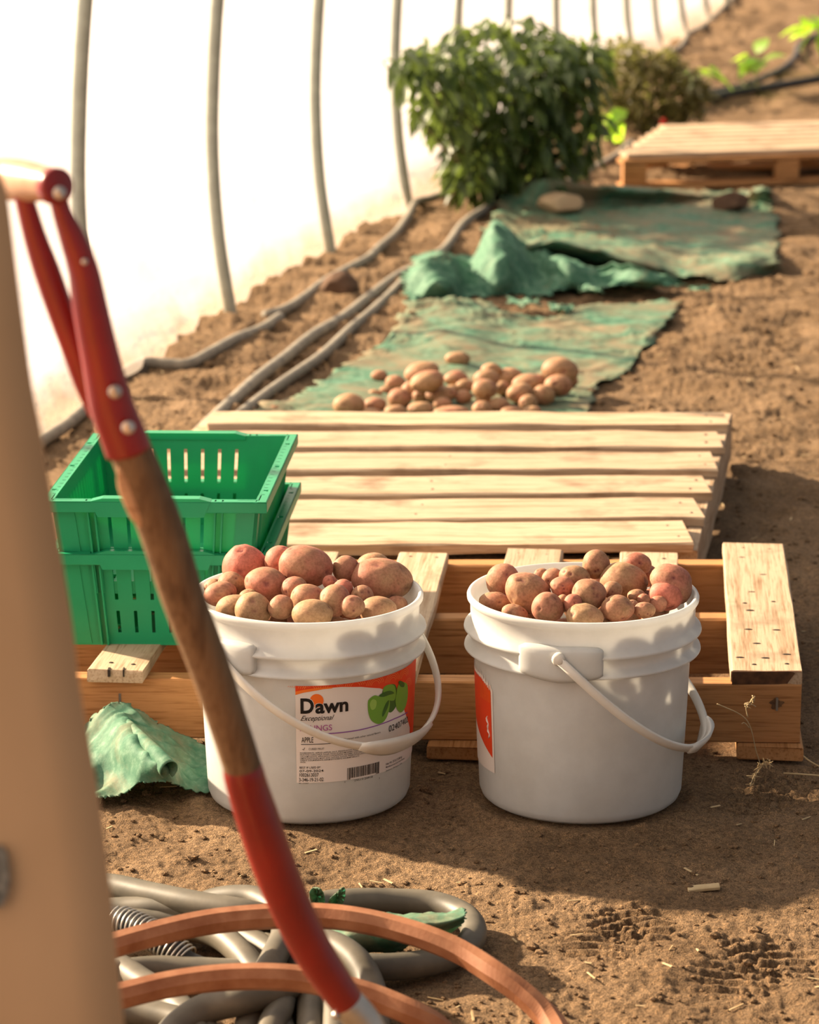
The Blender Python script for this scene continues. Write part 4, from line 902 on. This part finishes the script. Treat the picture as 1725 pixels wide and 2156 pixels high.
# ------------------------------------------------------------------ shovel
sh = empty('shovel', tuple(aty(760, 2160, 2.42)), 'red and wood D-handled shovel leaning across the left foreground', 'shovel')
def shp(x, y, dy=0): Yv = 2.26+.18*(y-380)/1750+dy; return aty(x, y, Yv)
def chain(L, dy=0, seg=24, flat=1.0, n=6):
    P = [shp(q[0], q[1], dy) for q in L]; R = [q[2]/pxs(p) for q, p in zip(L, P)]; return tube(P, R, seg, n, up=(0, 1, 0), flat=flat)
mk('shaft', *chain([(264, 915, 44), (276, 950, 45), (300, 1010, 47), (345, 1130, 48), (386, 1260, 46), (432, 1380, 44), (470, 1490, 42), (503, 1590, 41), (518, 1640, 40)]), M['oldwood'], parent=sh)
pe = [shp(x, y, -.0150) for x, y in ((250, 985), (262, 1020), (278, 1060), (292, 1090), (296, 1110))]
v, f = tube(pe, [.0015, .006, .0065, .006, .001], 10, 5, up=(0, 1, 0), flat=.45); o = mk('peeled_patch', v, f, M['peel'], parent=sh); o['label'] = 'pale peeled sliver on the wooden shaft'
mk('lower_sleeve', *chain([(507, 1600, 38), (513, 1626, 43), (522, 1660, 44), (545, 1730, 46), (576, 1820, 46), (613, 1910, 44), (655, 1995, 42), (700, 2065, 39), (728, 2105, 36), (737, 2118, 30)]), M['red'], parent=sh)
mk('front_strap', *chain([(117, 388, 20), (130, 445, 21), (152, 500, 28), (176, 570, 33), (190, 650, 38), (211, 750, 41), (234, 850, 47), (258, 915, 49), (270, 950, 49)], -.004, flat=.75), M['red'], parent=sh)
mk('rear_strap', *chain([(45, 395, 20), (57, 440, 22), (74, 500, 25), (98, 570, 29), (126, 650, 29), (155, 730, 28), (185, 810, 28), (215, 870, 28)], .020, flat=.7), M['red'], parent=sh)
# grip: turned wooden bar with red end disc
P0, P1 = aty(112, 388, 2.255), aty(-20, 372, 2.335)
mk('grip', *tube([P0+(P1-P0)*t for t in (0, .15, .4, .7, .9, 1)], [.0125, .0138, .0160, .0165, .015, .012], 24, 5), M['grip'], parent=sh)
ax_ = (P0-P1)/np.linalg.norm(P0-P1); Pd = aty(116, 392, 2.250)
v, f = tube([Pd-ax_*.006, Pd-ax_*.004, Pd+ax_*.004, Pd+ax_*.006], [.012, .0142, .0142, .0125], 32, smooth=False); mk('end_disc', v, f, M['red'], parent=sh)
sp, sf = ico(3)
def rivet(x, y, r, dy):
    p = shp(x, y, dy); v = sp*np.array([r, r*.5, r])+p; mk('rivet', v, sf, M['steel'], parent=sh)
p = Pd+ax_*.006; v = sp*.0052*np.array([1, .6, 1])+aty(125, 406, p[1]-.006); mk('rivet', v, sf, M['steel'], parent=sh)
for x, y, r, dy in ((242, 825, .0056, -.021), (270, 900, .0056, -.023), (178, 551, .0025, -.015)): rivet(x, y, r, dy)
# steel socket and blade running down into the soil
Q0 = shp(735, 2114); Q1 = shp(775, 2172); dirq = (Q1-Q0)/np.linalg.norm(Q1-Q0); dirq = np.array([.28, .05, -1.0]); dirq /= np.linalg.norm(dirq)
sock = [Q0-(Q1-Q0)*.15, Q0, Q1, Q1+dirq*.05, Q1+dirq*.10]
mk('socket', *tube(sock, [.0135, .0150, .0165, .0175, .018], 24, 6, up=(0, 1, 0)), M['steel'], parent=sh)
v = sp*.004+shp(708, 2138, -.012); mk('rivet', v, sf, M['steel'], parent=sh)
BV = []; nb = 13; mb = 16; side = np.cross(dirq, [0, 1, 0]); side /= np.linalg.norm(side); fw = np.cross(side, dirq)
for j in range(mb):
    t = j/(mb-1); hw = .085*(1 if t < .55 else math.sqrt(max(1-((t-.55)/.47)**2, .01)))
    for i_ in range(nb):
        s = -1+2*i_/(nb-1); BV.append(Q1+dirq*(.06+.24*t)+side*hw*s+fw*(.022*s*s+.02*(t-.5)**2))
bf = [[j*nb+i_, j*nb+i_+1, (j+1)*nb+i_+1, (j+1)*nb+i_] for j in range(mb-1) for i_ in range(nb-1)]
o = mk('blade', BV, bf, M['steel'], parent=sh); solid(o, .002)

# ------------------------------------------------------------------ tan board at the left edge
edge = [(-60, 250), (-25, 310), (0, 385), (12, 430), (33, 600), (62, 815), (82, 920), (106, 1070), (144, 1300), (164, 1460), (205, 1697), (234, 1935), (256, 2156)]
bx = empty('tan_board', (-.55, 1.93, 0), 'tall tan board standing at the left edge of the picture, blurred', 'board')
def ebz(x, y): Yv = 2.02-.10*(y-250)/1900; return aty(x, y, Yv)
E = [ebz(x, y) for x, y in edge]; sl = (E[-1]-E[-3])/(E[-3][2]-E[-1][2]); E.append(E[-1]+sl*(E[-1][2]-th(E[-1][0]+.1, E[-1][1])+.004)); E = catmull(np.array(E), 4)
V_ = []; nx = 14
for p in E:
    L = p+np.array([-.42, .0, 0])
    for i_ in range(nx): 
        t = i_/(nx-1); V_.append(L+(p-L)*t+np.array([0, -.004*math.sin(math.pi*t)+(.006 if i_ == nx-1 else 0), 0]))
n_ = len(E); base_ = len(V_); V_ = np.vstack([V_, np.array(V_)+np.array([0, .016, 0])-np.tile(np.array([[0, 0, 0]]*(nx-1)+[[0, .008, 0]]), (n_, 1))])
ff = []
for j in range(n_-1):
    for i_ in range(nx-1):
        a = j*nx+i_; ff += [[a, a+nx, a+nx+1, a+1], [a+base_, a+1+base_, a+nx+1+base_, a+nx+base_]]
    for i_ in (0, nx-1):
        a = j*nx+i_; q = [a, a+base_, a+nx+base_, a+nx]; ff.append(q if i_ == 0 else q[::-1])
for j in (0, n_-1):
    for i_ in range(nx-1): a = j*nx+i_; ff.append([a, a+1, a+1+base_, a+base_])
ob = mk('panel', V_, ff, M['tan'], parent=bx)
pts = [(-40, 1790), (5, 1772), (18, 1790), (24, 1850), (18, 1880), (8, 1900), (-40, 1905)]
pc = [ebz(x, y)+np.array([0, -.0075, 0]) for x, y in pts]; ctr = np.mean(pc, 0)
v = np.vstack([[ctr], pc, np.array(pc)+np.array([0, .003, 0])]); m = len(pc)
o = mk('gritty_patch', v, [[0, 1+i_, 1+(i_+1) % m] for i_ in range(m)]+[[1+i_, 1+m+i_, 1+m+(i_+1) % m, 1+(i_+1) % m] for i_ in range(m)], simple('gritty_patch', (.10, .08, .06), (.32, .25, .18), 160, .8), parent=bx, smooth=False); o['label'] = 'dark gritty patch'

# ------------------------------------------------------------------ hoses
def hose(L, r, z=None, seg=16, n=8): return tube([gp(q[0], q[1], q[2] if len(q) > 2 else (z if z is not None else r)) for q in L], r, seg, n)
G0 = [([(100, 1862, .03), (225, 1866, .035), (320, 1885, .04), (420, 1905, .045), (520, 1922, .045), (600, 1945, .03), (680, 1975, .02), (760, 1995, .02)], .0155),
      ([(100, 1925, .02), (232, 1917, .02), (330, 1912, .03), (430, 1918, .035), (520, 1935, .03), (600, 1965, .02), (680, 2010, .018), (760, 2040, .018)], .0150),
      ([(100, 1950, .016), (240, 1942, .016), (360, 1938, .02), (450, 1950, .02), (520, 1975, .02), (580, 2010, .02)], .0150),
      ([(400, 1925, .018), (440, 1900, .03), (490, 1890, .04), (545, 1895, .045), (590, 1925, .045), (598, 1965, .05), (580, 2010, .055), (555, 2060, .05), (535, 2110, .035), (520, 2170, .02), (500, 2230, .016)], .0150),
      ([(640, 1935, .016), (680, 1905, .018), (740, 1898, .02), (830, 1898, .018), (920, 1905, .018), (980, 1930, .018), (998, 1965, .018), (975, 1998, .018), (920, 2022, .018), (850, 2034, .018), (780, 2036, .02), (700, 2030, .02), (620, 2015, .03)], .0155),
      ([(600, 1990, .03), (660, 1985, .045), (710, 1995, .05), (755, 2030, .045), (782, 2085, .03), (790, 2150, .016), (780, 2230, .016)], .0165),
      ([(330, 1965, .016), (400, 1955, .025), (460, 1970, .03), (505, 2005, .03), (540, 2050, .022), (570, 2100, .017), (590, 2160, .016)], .0155),
      ([(120, 2010, .016), (230, 2030, .02), (300, 2070, .018), (360, 2110, .016), (420, 2160, .016)], .0165),
      ([(100, 2060, .02), (240, 2048, .02), (340, 2040, .018), (450, 2045, .018), (560, 2050, .018)], .0150),
      ([(330, 2220, .02), (370, 2165, .03), (430, 2125, .04), (510, 2105, .05), (580, 2085, .05), (640, 2060, .04), (690, 2030, .03)], .0165),
      ([(120, 2130, .016), (250, 2130, .016), (330, 2138, .018), (400, 2160, .02), (440, 2210, .02)], .0155),
      ([(585, 2030, .02), (595, 2080, .03), (590, 2120, .035), (570, 2165, .03), (555, 2230, .02)], .0150),
      ([(560, 1990, .018), (620, 2040, .025), (650, 2090, .03), (655, 2150, .025), (650, 2230, .016)], .0155),
      ([(640, 2010, .018), (690, 2060, .03), (705, 2110, .035), (708, 2165, .03), (700, 2230, .018)], .0150)]
pts_ = [hose(L, r) for L, r in G0]
def hermite(A, TA, B, TB, n=14):
    return np.array([(2*t**3-3*t*t+1)*A+(t**3-2*t*t+t)*TA+(3*t*t-2*t**3)*B+(t**3-t*t)*TB for t in np.linspace(0, 1, n)])
def endof(L, last, r):
    P = [gp(*q) for q in L]; a, b = (P[-1], P[-2]) if last else (P[0], P[1]); d = a-b; d[2] = 0; return a, d/np.linalg.norm(d)
for (i_, e1), (j_, e2) in (((0, 0), (1, 0)), ((2, 0), (7, 0)), ((8, 0), (10, 0)), ((3, 1), (11, 1)), ((6, 1), (12, 1)), ((13, 1), (5, 1)), ((9, 0), (7, 1))):
    A, da = endof(G0[i_][0], e1, .015); B, db = endof(G0[j_][0], e2, .015); q = hermite(A, da*.34, B, -db*.34); k_ = np.linspace(0, math.pi, len(q)); q[:, 2] = q[:, 2]*(1-np.sin(k_))+.016*np.sin(k_)
    pts_.append(tube(q, G0[i_][1]*.99, 16, 2))
o = mk('hose', *merge(pts_), M['greyhose']); tag(o, 'tangled coil of grey hose on the soil at the lower left', 'hose')
o = mk('hose', *hose([(60, 1950, .04), (160, 1938, .045), (240, 1935, .045), (330, 1975, .04), (390, 2025, .02), (450, 2050, .014)], .0140), M['blackhose']); tag(o, 'black hose with a steel spring guard among the grey coils', 'hose'); bh = o
hp_ = catmull(np.array([gp(*q) for q in ((250, 1938, .045), (300, 1958, .043), (345, 1985, .036), (390, 2022, .022))]), 30); T = np.gradient(hp_, axis=0); hel = []
for i_, p in enumerate(hp_):
    t = T[i_]/np.linalg.norm(T[i_]); u_ = np.array([0, 0, 1.])-t*t[2]; u_ /= np.linalg.norm(u_); b_ = np.cross(t, u_)
    for k in range(3): a = 2*math.pi*(i_+k/3)/5.0; q = p+(hp_[min(i_+1, len(hp_)-1)]-p)*k/3; hel.append(q+.0175*(math.cos(a)*u_+math.sin(a)*b_))
mk('spring_guard', *tube(hel, .0012, 6, 2), M['steel'], parent=bh)
UP = [(60, 2060, .10), (140, 2022, .10), (240, 1990, .10), (350, 1960, .10), (450, 1940, .10), (560, 1930, .10), (660, 1928, .10), (740, 1935, .10), (820, 1951, .095), (900, 1975, .09), (980, 2010, .08), (1050, 2055, .07), (1110, 2100, .055), (1155, 2145, .04), (1185, 2190, .03), (1210, 2260, .016)]
LO = [(60, 2165, .11), (150, 2125, .11), (250, 2098, .11), (350, 2074, .11), (450, 2060, .11), (550, 2056, .11), (640, 2062, .105), (720, 2080, .10), (800, 2105, .09), (870, 2135, .08), (920, 2165, .065), (960, 2210, .04), (985, 2260, .016)]
def ohose(L):
    return tube([gp(*q) for q in L], .0142, 8, 8, up=(0, .2, 1))
far = [gp(*q) for q in UP[::-1]]
loop = [gp(*q) for q in UP][::-1]; lo = [gp(*q) for q in LO]
side_ = [loop[-1]+np.array([-.10, -.02, -.02]), lo[0]+np.array([-.12, .02, -.02])]
lk = hermite(lo[-1], (lo[-1]-lo[-2])*6, loop[0], -(loop[0]-loop[1])*6, 9)[1:-1]; lk[:, 2] = .016
o = mk('hose', *tube(loop+side_+lo+list(lk), .0142, 8, 8, up=(0, .25, 1), closed=True), M['redhose'], smooth=False); tag(o, 'terracotta coloured hose arching in two bows over the grey coil', 'hose')
PA = [(420, 915), (480, 864), (540, 808), (600, 757), (660, 712), (720, 676), (780, 632), (830, 596), (872, 566), (905, 545), (940, 522), (980, 478), (1040, 432), (1075, 402), (1120, 385)]
PB = [(505, 880), (560, 836), (620, 790), (680, 748), (740, 695), (782, 660), (820, 628), (850, 604)]
def gh(L, r): 
    P = []
    for q in L:
        p = gp(q[0], q[1], r); p[2] = r*.85+max(0, th(p[0], p[1]))*.45+.003; P.append(p)
    return tube(P, r, 14, 8)
o = mk('irrigation_hose', *gh(PA, .0135), M['groundhose']); tag(o, 'long dusty grey hose running up to and under the bunched cloth', 'hose')
o = mk('irrigation_hose', *gh(PB, .0125), M['groundhose']); tag(o, 'shorter grey hose lying along the right side of the long one', 'hose')
PW = [(20, 975), (90, 930), (140, 896), (190, 860), (230, 815), (270, 783), (310, 770), (360, 770), (400, 768), (450, 750), (500, 722), (550, 695), (590, 672)]
o = mk('irrigation_pipe', *gh(PW, .0135), M['groundhose']); tag(o, 'grey pipe bending along the film foot left of the crates', 'hose')
PW2 = [(560, 672), (600, 655), (640, 635), (680, 612), (730, 578), (775, 552), (800, 522), (835, 492), (860, 460), (876, 428), (905, 420), (935, 408), (975, 385), (1050, 345), (1140, 288), (1250, 212), (1330, 155), (1390, 118), (1425, 106), (1440, 90), (1450, 72), (1480, 58), (1512, 28), (1545, -2), (1580, -25)]
o = mk('irrigation_pipe', *gh(PW2, .013), M['groundhose']); tag(o, 'grey pipe under the rock, following the film foot into the distance', 'hose')
o = mk('irrigation_hose', *gh([(1105, 408), (1150, 398), (1210, 382), (1255, 357), (1300, 327), (1330, 300)], .0125), M['groundhose']); tag(o, 'grey hose stretch between the pepper bush and the far pallet', 'hose')
o = mk('irrigation_hose', *gh([(1440, 225), (1500, 206), (1560, 195), (1620, 184), (1680, 174), (1760, 160), (1850, 140)], .019), M['blackhose']); tag(o, 'black irrigation hose crossing the soil above the far pallet', 'hose')
o = mk('irrigation_hose', *gh([(1440, 208), (1500, 194), (1560, 182), (1610, 164), (1650, 145), (1675, 120), (1690, 90), (1760, 60)], .014), M['blackhose']); tag(o, 'thin black hose curving up to the lime green plant at the right edge', 'hose')

# ------------------------------------------------------------------ rocks
def rock(c, r, seed, mat, label, flatk=1.0, sub=3):
    v, f = ico(4); d = 1+.28*noise3(v, 1.3, seed)+.12*noise3(v, 3.2, seed+2)+.05*noise3(v, 8, seed+4); v = v*d[:, None]
    for k in range(6):
        n_ = np.random.default_rng(seed+k).normal(size=3); n_ /= np.linalg.norm(n_); e = v@n_; v -= np.outer(np.clip(e-.72, 0, 9), n_)
    v = v*np.array(r); o = mk('rock', v+np.array(c), f, mat, origin=(c[0], c[1], c[2]-r[2]), smooth=True); tag(o, label, 'rock'); return o
c = gp(717, 610, .035); rock(c, (.047, .05, .043), 5, M['rock'], 'dark brown rock resting on the grey pipe by the film')
c = gp(1180, 431, .035); rock(c, (.066, .05, .036), 9, M['tanrock'], 'rounded tan rock on the back left corner of the far cloth')
c = gp(1538, 427, .03); rock(c, (.058, .045, .034), 14, M['rock'], 'angular brown stone on the back right corner of the far cloth')

# ------------------------------------------------------------------ plants
def leaf_arr(n, g, L, W, droop, cup=.25):
    pass
def foliage(centres, n, L0, seed, up=.2, droopy=.6, wd=.34):
    """centres: (point, radii, weight)"""
    g = np.random.default_rng(seed); w_ = np.array([c[2] for c in centres]); w_ = w_/w_.sum(); V = []; Fc = []; k0 = 0
    tt = np.array([0, .18, .42, .7, 1.0]); hw = np.array([.04, .75, 1.0, .62, 0.02])
    for q in range(n):
        c = centres[g.choice(len(centres), p=w_)]; d = g.normal(size=3); d /= np.linalg.norm(d); r = g.uniform(.35, 1)**.6; p = c[0]+d*r*np.array(c[1])
        if wall_dist(p[0], p[1]) < L0*1.1: continue
        h = d*np.array([1, 1, .35])+g.normal(size=3)*.5; h[2] += up-droopy*g.uniform(.3, 1.3); h /= np.linalg.norm(h)
        s = np.cross(h, [0, 0, 1]); s /= np.linalg.norm(s)+1e-9; s = s+g.normal(size=3)*.35; s -= h*s.dot(h); s /= np.linalg.norm(s); nn_ = np.cross(s, h); L = L0*g.uniform(.55, 1.25)
        for a, b in zip(tt, hw):
            ctr = p+h*L*a-np.array([0, 0, 1])*L*.28*a*a
            V += [ctr-s*L*wd*b+nn_*L*.07*b, ctr-nn_*0, ctr+s*L*wd*b+nn_*L*.07*b]
        for j in range(4):
            a = k0+j*3; Fc += [[a, a+1, a+4, a+3], [a+1, a+2, a+5, a+4]]
        k0 += 15
    return np.array(V), Fc
def stems(base, tops, r, seed):
    g = np.random.default_rng(seed); out = []
    for t in tops:
        mid = base+(t-base)*.45+g.normal(size=3)*.03; out.append(tube([base+g.normal(size=3)*np.array([.012, .012, 0]), mid, t], [r, r*.7, r*.3], 6, 5))
    return merge(out)
def pt(x, y, Yv): return aty(x, y, Yv)
B = gp(1055, 432); root = empty('pepper_bush', (B[0], B[1], 0), 'large leafy dark green pepper bush beside the film wall', 'plant'); Yb = B[1]
cs = [(pt(1050, 150, Yb), (.27, .25, .17), 5), (pt(930, 175, Yb-.3), (.15, .14, .13), 2.2), (pt(1170, 160, Yb), (.15, .18, .14), 2.2), (pt(1060, 255, Yb-.04), (.22, .2, .15), 3.2), (pt(1010, 345, Yb-.12), (.12, .13, .12), 1.3),
      (pt(1120, 330, Yb), (.13, .14, .13), 1.6), (pt(850, 140, Yb-.5), (.075, .08, .07), .8), (pt(1225, 260, Yb), (.07, .08, .12), .5), (pt(1245, 120, Yb), (.08, .1, .08), .5)]
v, f = foliage(cs, 1750, .070, 11, droopy=1.1, wd=.25); mk('foliage', v, f, M['leaf'], parent=root)
tops = [c[0]+np.array([dx, dy, dz]) for c in cs for dx, dy, dz in ((0, 0, .05), (.06, .05, 0), (-.06, -.05, .02))]; mk('stem', *stems(B, tops, .008, 3), M['stem'], parent=root)
B = gp(1370, 275); root = empty('weed_clump', (B[0], B[1], 0), 'brownish olive weedy clump behind the far pallet and right of the pepper bush', 'plant'); Yb = B[1]
cs = [(pt(1370, 190, Yb), (.17, .15, .15), 3), (pt(1300, 180, Yb), (.10, .12, .16), 2), (pt(1440, 200, Yb), (.10, .1, .10), 1.5), (pt(1310, 115, Yb+.1), (.07, .08, .06), .8), (pt(1380, 135, Yb), (.09, .08, .05), .8)]
v, f = foliage(cs, 1500, .05, 21, up=.5, droopy=.5, wd=.22); mk('foliage', v, f, M['weed'], parent=root)
tops = [c[0]+np.array([dx, dy, dz]) for c in cs for dx, dy, dz in ((0, 0, .05), (.06, .05, 0.03), (-.06, -.05, .04), (.03, -.04, .06))]; mk('stem', *stems(B, tops, .005, 5), M['stem'], parent=root)
def seedling(x, y, yb, n, L, sp_, lb, seed):
    B = gp(x, yb); root = empty('seedling', (B[0], B[1], 0), lb, 'plant', 'lime green young plants'); c = pt(x, y, B[1])
    v, f = foliage([(c, sp_, 1)], n, L, seed, up=.5, droopy=.5, wd=.42); mk('foliage', v, f, M['lime'], parent=root); mk('stem', *stems(B, [c, c+np.array([.05, 0, .02]), c-np.array([.05, 0, 0])], .005, seed), M['stem'], parent=root)
seedling(1588, 122, 200, 9, .10, (.05, .05, .03), 'lime green young plant alone in the middle of the upper right soil', 5)
seedling(1722, 62, 160, 16, .11, (.06, .06, .05), 'lime green young plant at the upper right edge', 6)
seedling(1478, 150, 215, 7, .09, (.06, .05, .015), 'small lime green young plant at the tip of the weedy clump', 7)
seedling(1275, 255, 300, 10, .09, (.035, .05, .05), 'bright green young plant between the pepper bush and the weedy clump', 9)
v = PV*(1+.1*noise3(PV, 1.5, 4))[:, None]*np.array([.012, .012, .02])+aty(1397, 259, 10.9); o = mk('red_pepper', v, PF, simple('red_fruit', (.5, .02, .01), rough=.3)); tag(o, 'tiny red fruit at the foot of the weedy clump', 'fruit')
# ------------------------------------------------------------------ dry sprig, straws, debris
B = gp(1585, 1640); Ys = 3.86
root = empty('dry_sprig', tuple(gp(1583, 1645)), 'dry grass sprig with seed heads leaning on the front pallet', 'dry grass')
tw = [[(1588, 1640, 3.84), (1600, 1610, Ys), (1592, 1580, Ys), (1580, 1530, Ys), (1560, 1505, Ys), (1510, 1482, Ys)], [(1575, 1510, Ys), (1572, 1488, Ys), (1585, 1478, Ys), (1590, 1466, Ys)], [(1573, 1492, Ys), (1568, 1482, Ys)], [(1583, 1482, Ys), (1592, 1488, Ys)],
      [(1578, 1532, Ys), (1568, 1522, Ys), (1562, 1524, Ys)], [(1600, 1612, 3.85), (1590, 1630, 3.80), (1580, 1655, 3.76), (1588, 1648, 3.75)], [(1600, 1612, 3.85), (1622, 1606, 3.80), (1628, 1603, 3.79)]]
prt = [tube([aty(*q) for q in L], .0007, 6, 6) for L in tw]
g_ = np.random.default_rng(3)
for (x0, y0, x1, y1) in ((1600, 1612, 1580, 1655), (1600, 1612, 1625, 1604), (1572, 1490, 1590, 1468)):
    for k in range(14):
        t = g_.uniform(); p = aty(x0+(x1-x0)*t+g_.uniform(-5, 5), y0+(y1-y0)*t+g_.uniform(-4, 4), 3.80 if y0 > 1550 else Ys); d = g_.normal(size=3)*.003; prt.append(tube([p-d, p, p+d], [.0003, .0011, .0002], 5, 2))
mk('stalk', *merge(prt), M['straw'], parent=root)
for L, lb in (([(1650, 1628), (1700, 1631), (1760, 1636)], 'pale straw lying on the soil right of the pallet corner'), ([(1688, 1588), (1705, 1602), (1740, 1622)], 'thin pale straw slanting from the pallet corner')):
    o = mk('straw', *tube([gp(x, y, .006) for x, y in L], .0012, 6, 5), M['straw']); tag(o, lb, 'straw')
c = gp(1482, 1868); v, f = boxv((0, 0, 0), (.040, .016, .004)); v[:, 1] += v[:, 0]*.25; v = np.array(v)+np.array([c[0], c[1], th(c[0], c[1])+.003]); o = mk('wood_chip', v, f, M['straw'], smooth=False); tag(o, 'flat pale wood chip on the soil in front of the right bucket', 'wood chip'); bevel(o, .001)
g_ = np.random.default_rng(8); iv, if_ = ico(1)
prt = []
for k in range(8500):
    Yv = 2.85+g_.uniform(0, 1)**2.2*8; X_ = g_.uniform(-1, 1)*(.3+.19*Yv)
    if wall_dist(X_, Yv) < .08 and Yv > 3: continue
    inb = any(math.hypot(X_-bx_, Yv-by_) < .15 for bx_, by_ in BK)
    if inb: continue
    s = g_.uniform(.001, .0038)*(1+(Yv-3)*.22)*(2.2 if g_.uniform() < .04 else 1); z = th(X_, Yv) if k < 0 else 0
    v = iv*(1+.18*g_.normal(size=(len(iv), 1)).clip(-1, 1))*s*np.array([1.2, 1.0, .7]); prt.append((v, X_, Yv, s))
XY = np.array([(q[1], q[2]) for q in prt]); Zs = terrain(XY[:, 0], XY[:, 1]); prt = [(q[0]+np.array([q[1], q[2], z+q[3]*.3]), if_) for q, z in zip(prt, Zs)]
o = mk('soil_crumbs', *merge(prt), M['soil'], origin=(0, 4, 0), smooth=False); tag(o, 'loose soil crumbs and grit scattered over the ground', 'soil crumbs', kind='stuff')
prt = []
XY = np.stack([g_.uniform(-.8, .9, 420), 2.9+g_.uniform(0, 1, 420)**1.4*4.5], 1); Zs = terrain(XY[:, 0], XY[:, 1])
for (x_, y_), z in zip(XY, Zs):
    if any(math.hypot(x_-bx_, y_-by_) < .15 for bx_, by_ in BK): continue
    a = g_.uniform(0, 6.28); L = g_.uniform(.003, .012); d = np.array([math.cos(a), math.sin(a), g_.uniform(-.2, .3)])*L; p = np.array([x_, y_, z+.0015])
    w_ = g_.uniform(.0006, .0018); s_ = np.array([-d[1], d[0], 0])/L*w_; v = np.array([p-d-s_, p+d-s_, p+d+s_, p-d+s_, p-d-s_*.8+[0, 0, .001], p+d-s_*.8+[0, 0, .001], p+d+s_*.8+[0, 0, .001], p-d+s_*.8+[0, 0, .001]])
    prt.append((v, [[0, 3, 2, 1], [4, 5, 6, 7], [0, 1, 5, 4], [1, 2, 6, 5], [2, 3, 7, 6], [3, 0, 4, 7]]))
o = mk('straw_bits', *merge(prt), M['straw'], origin=(0, 4, 0), smooth=False); tag(o, 'tiny straw and bark bits strewn on the soil', 'straw bits', kind='stuff')
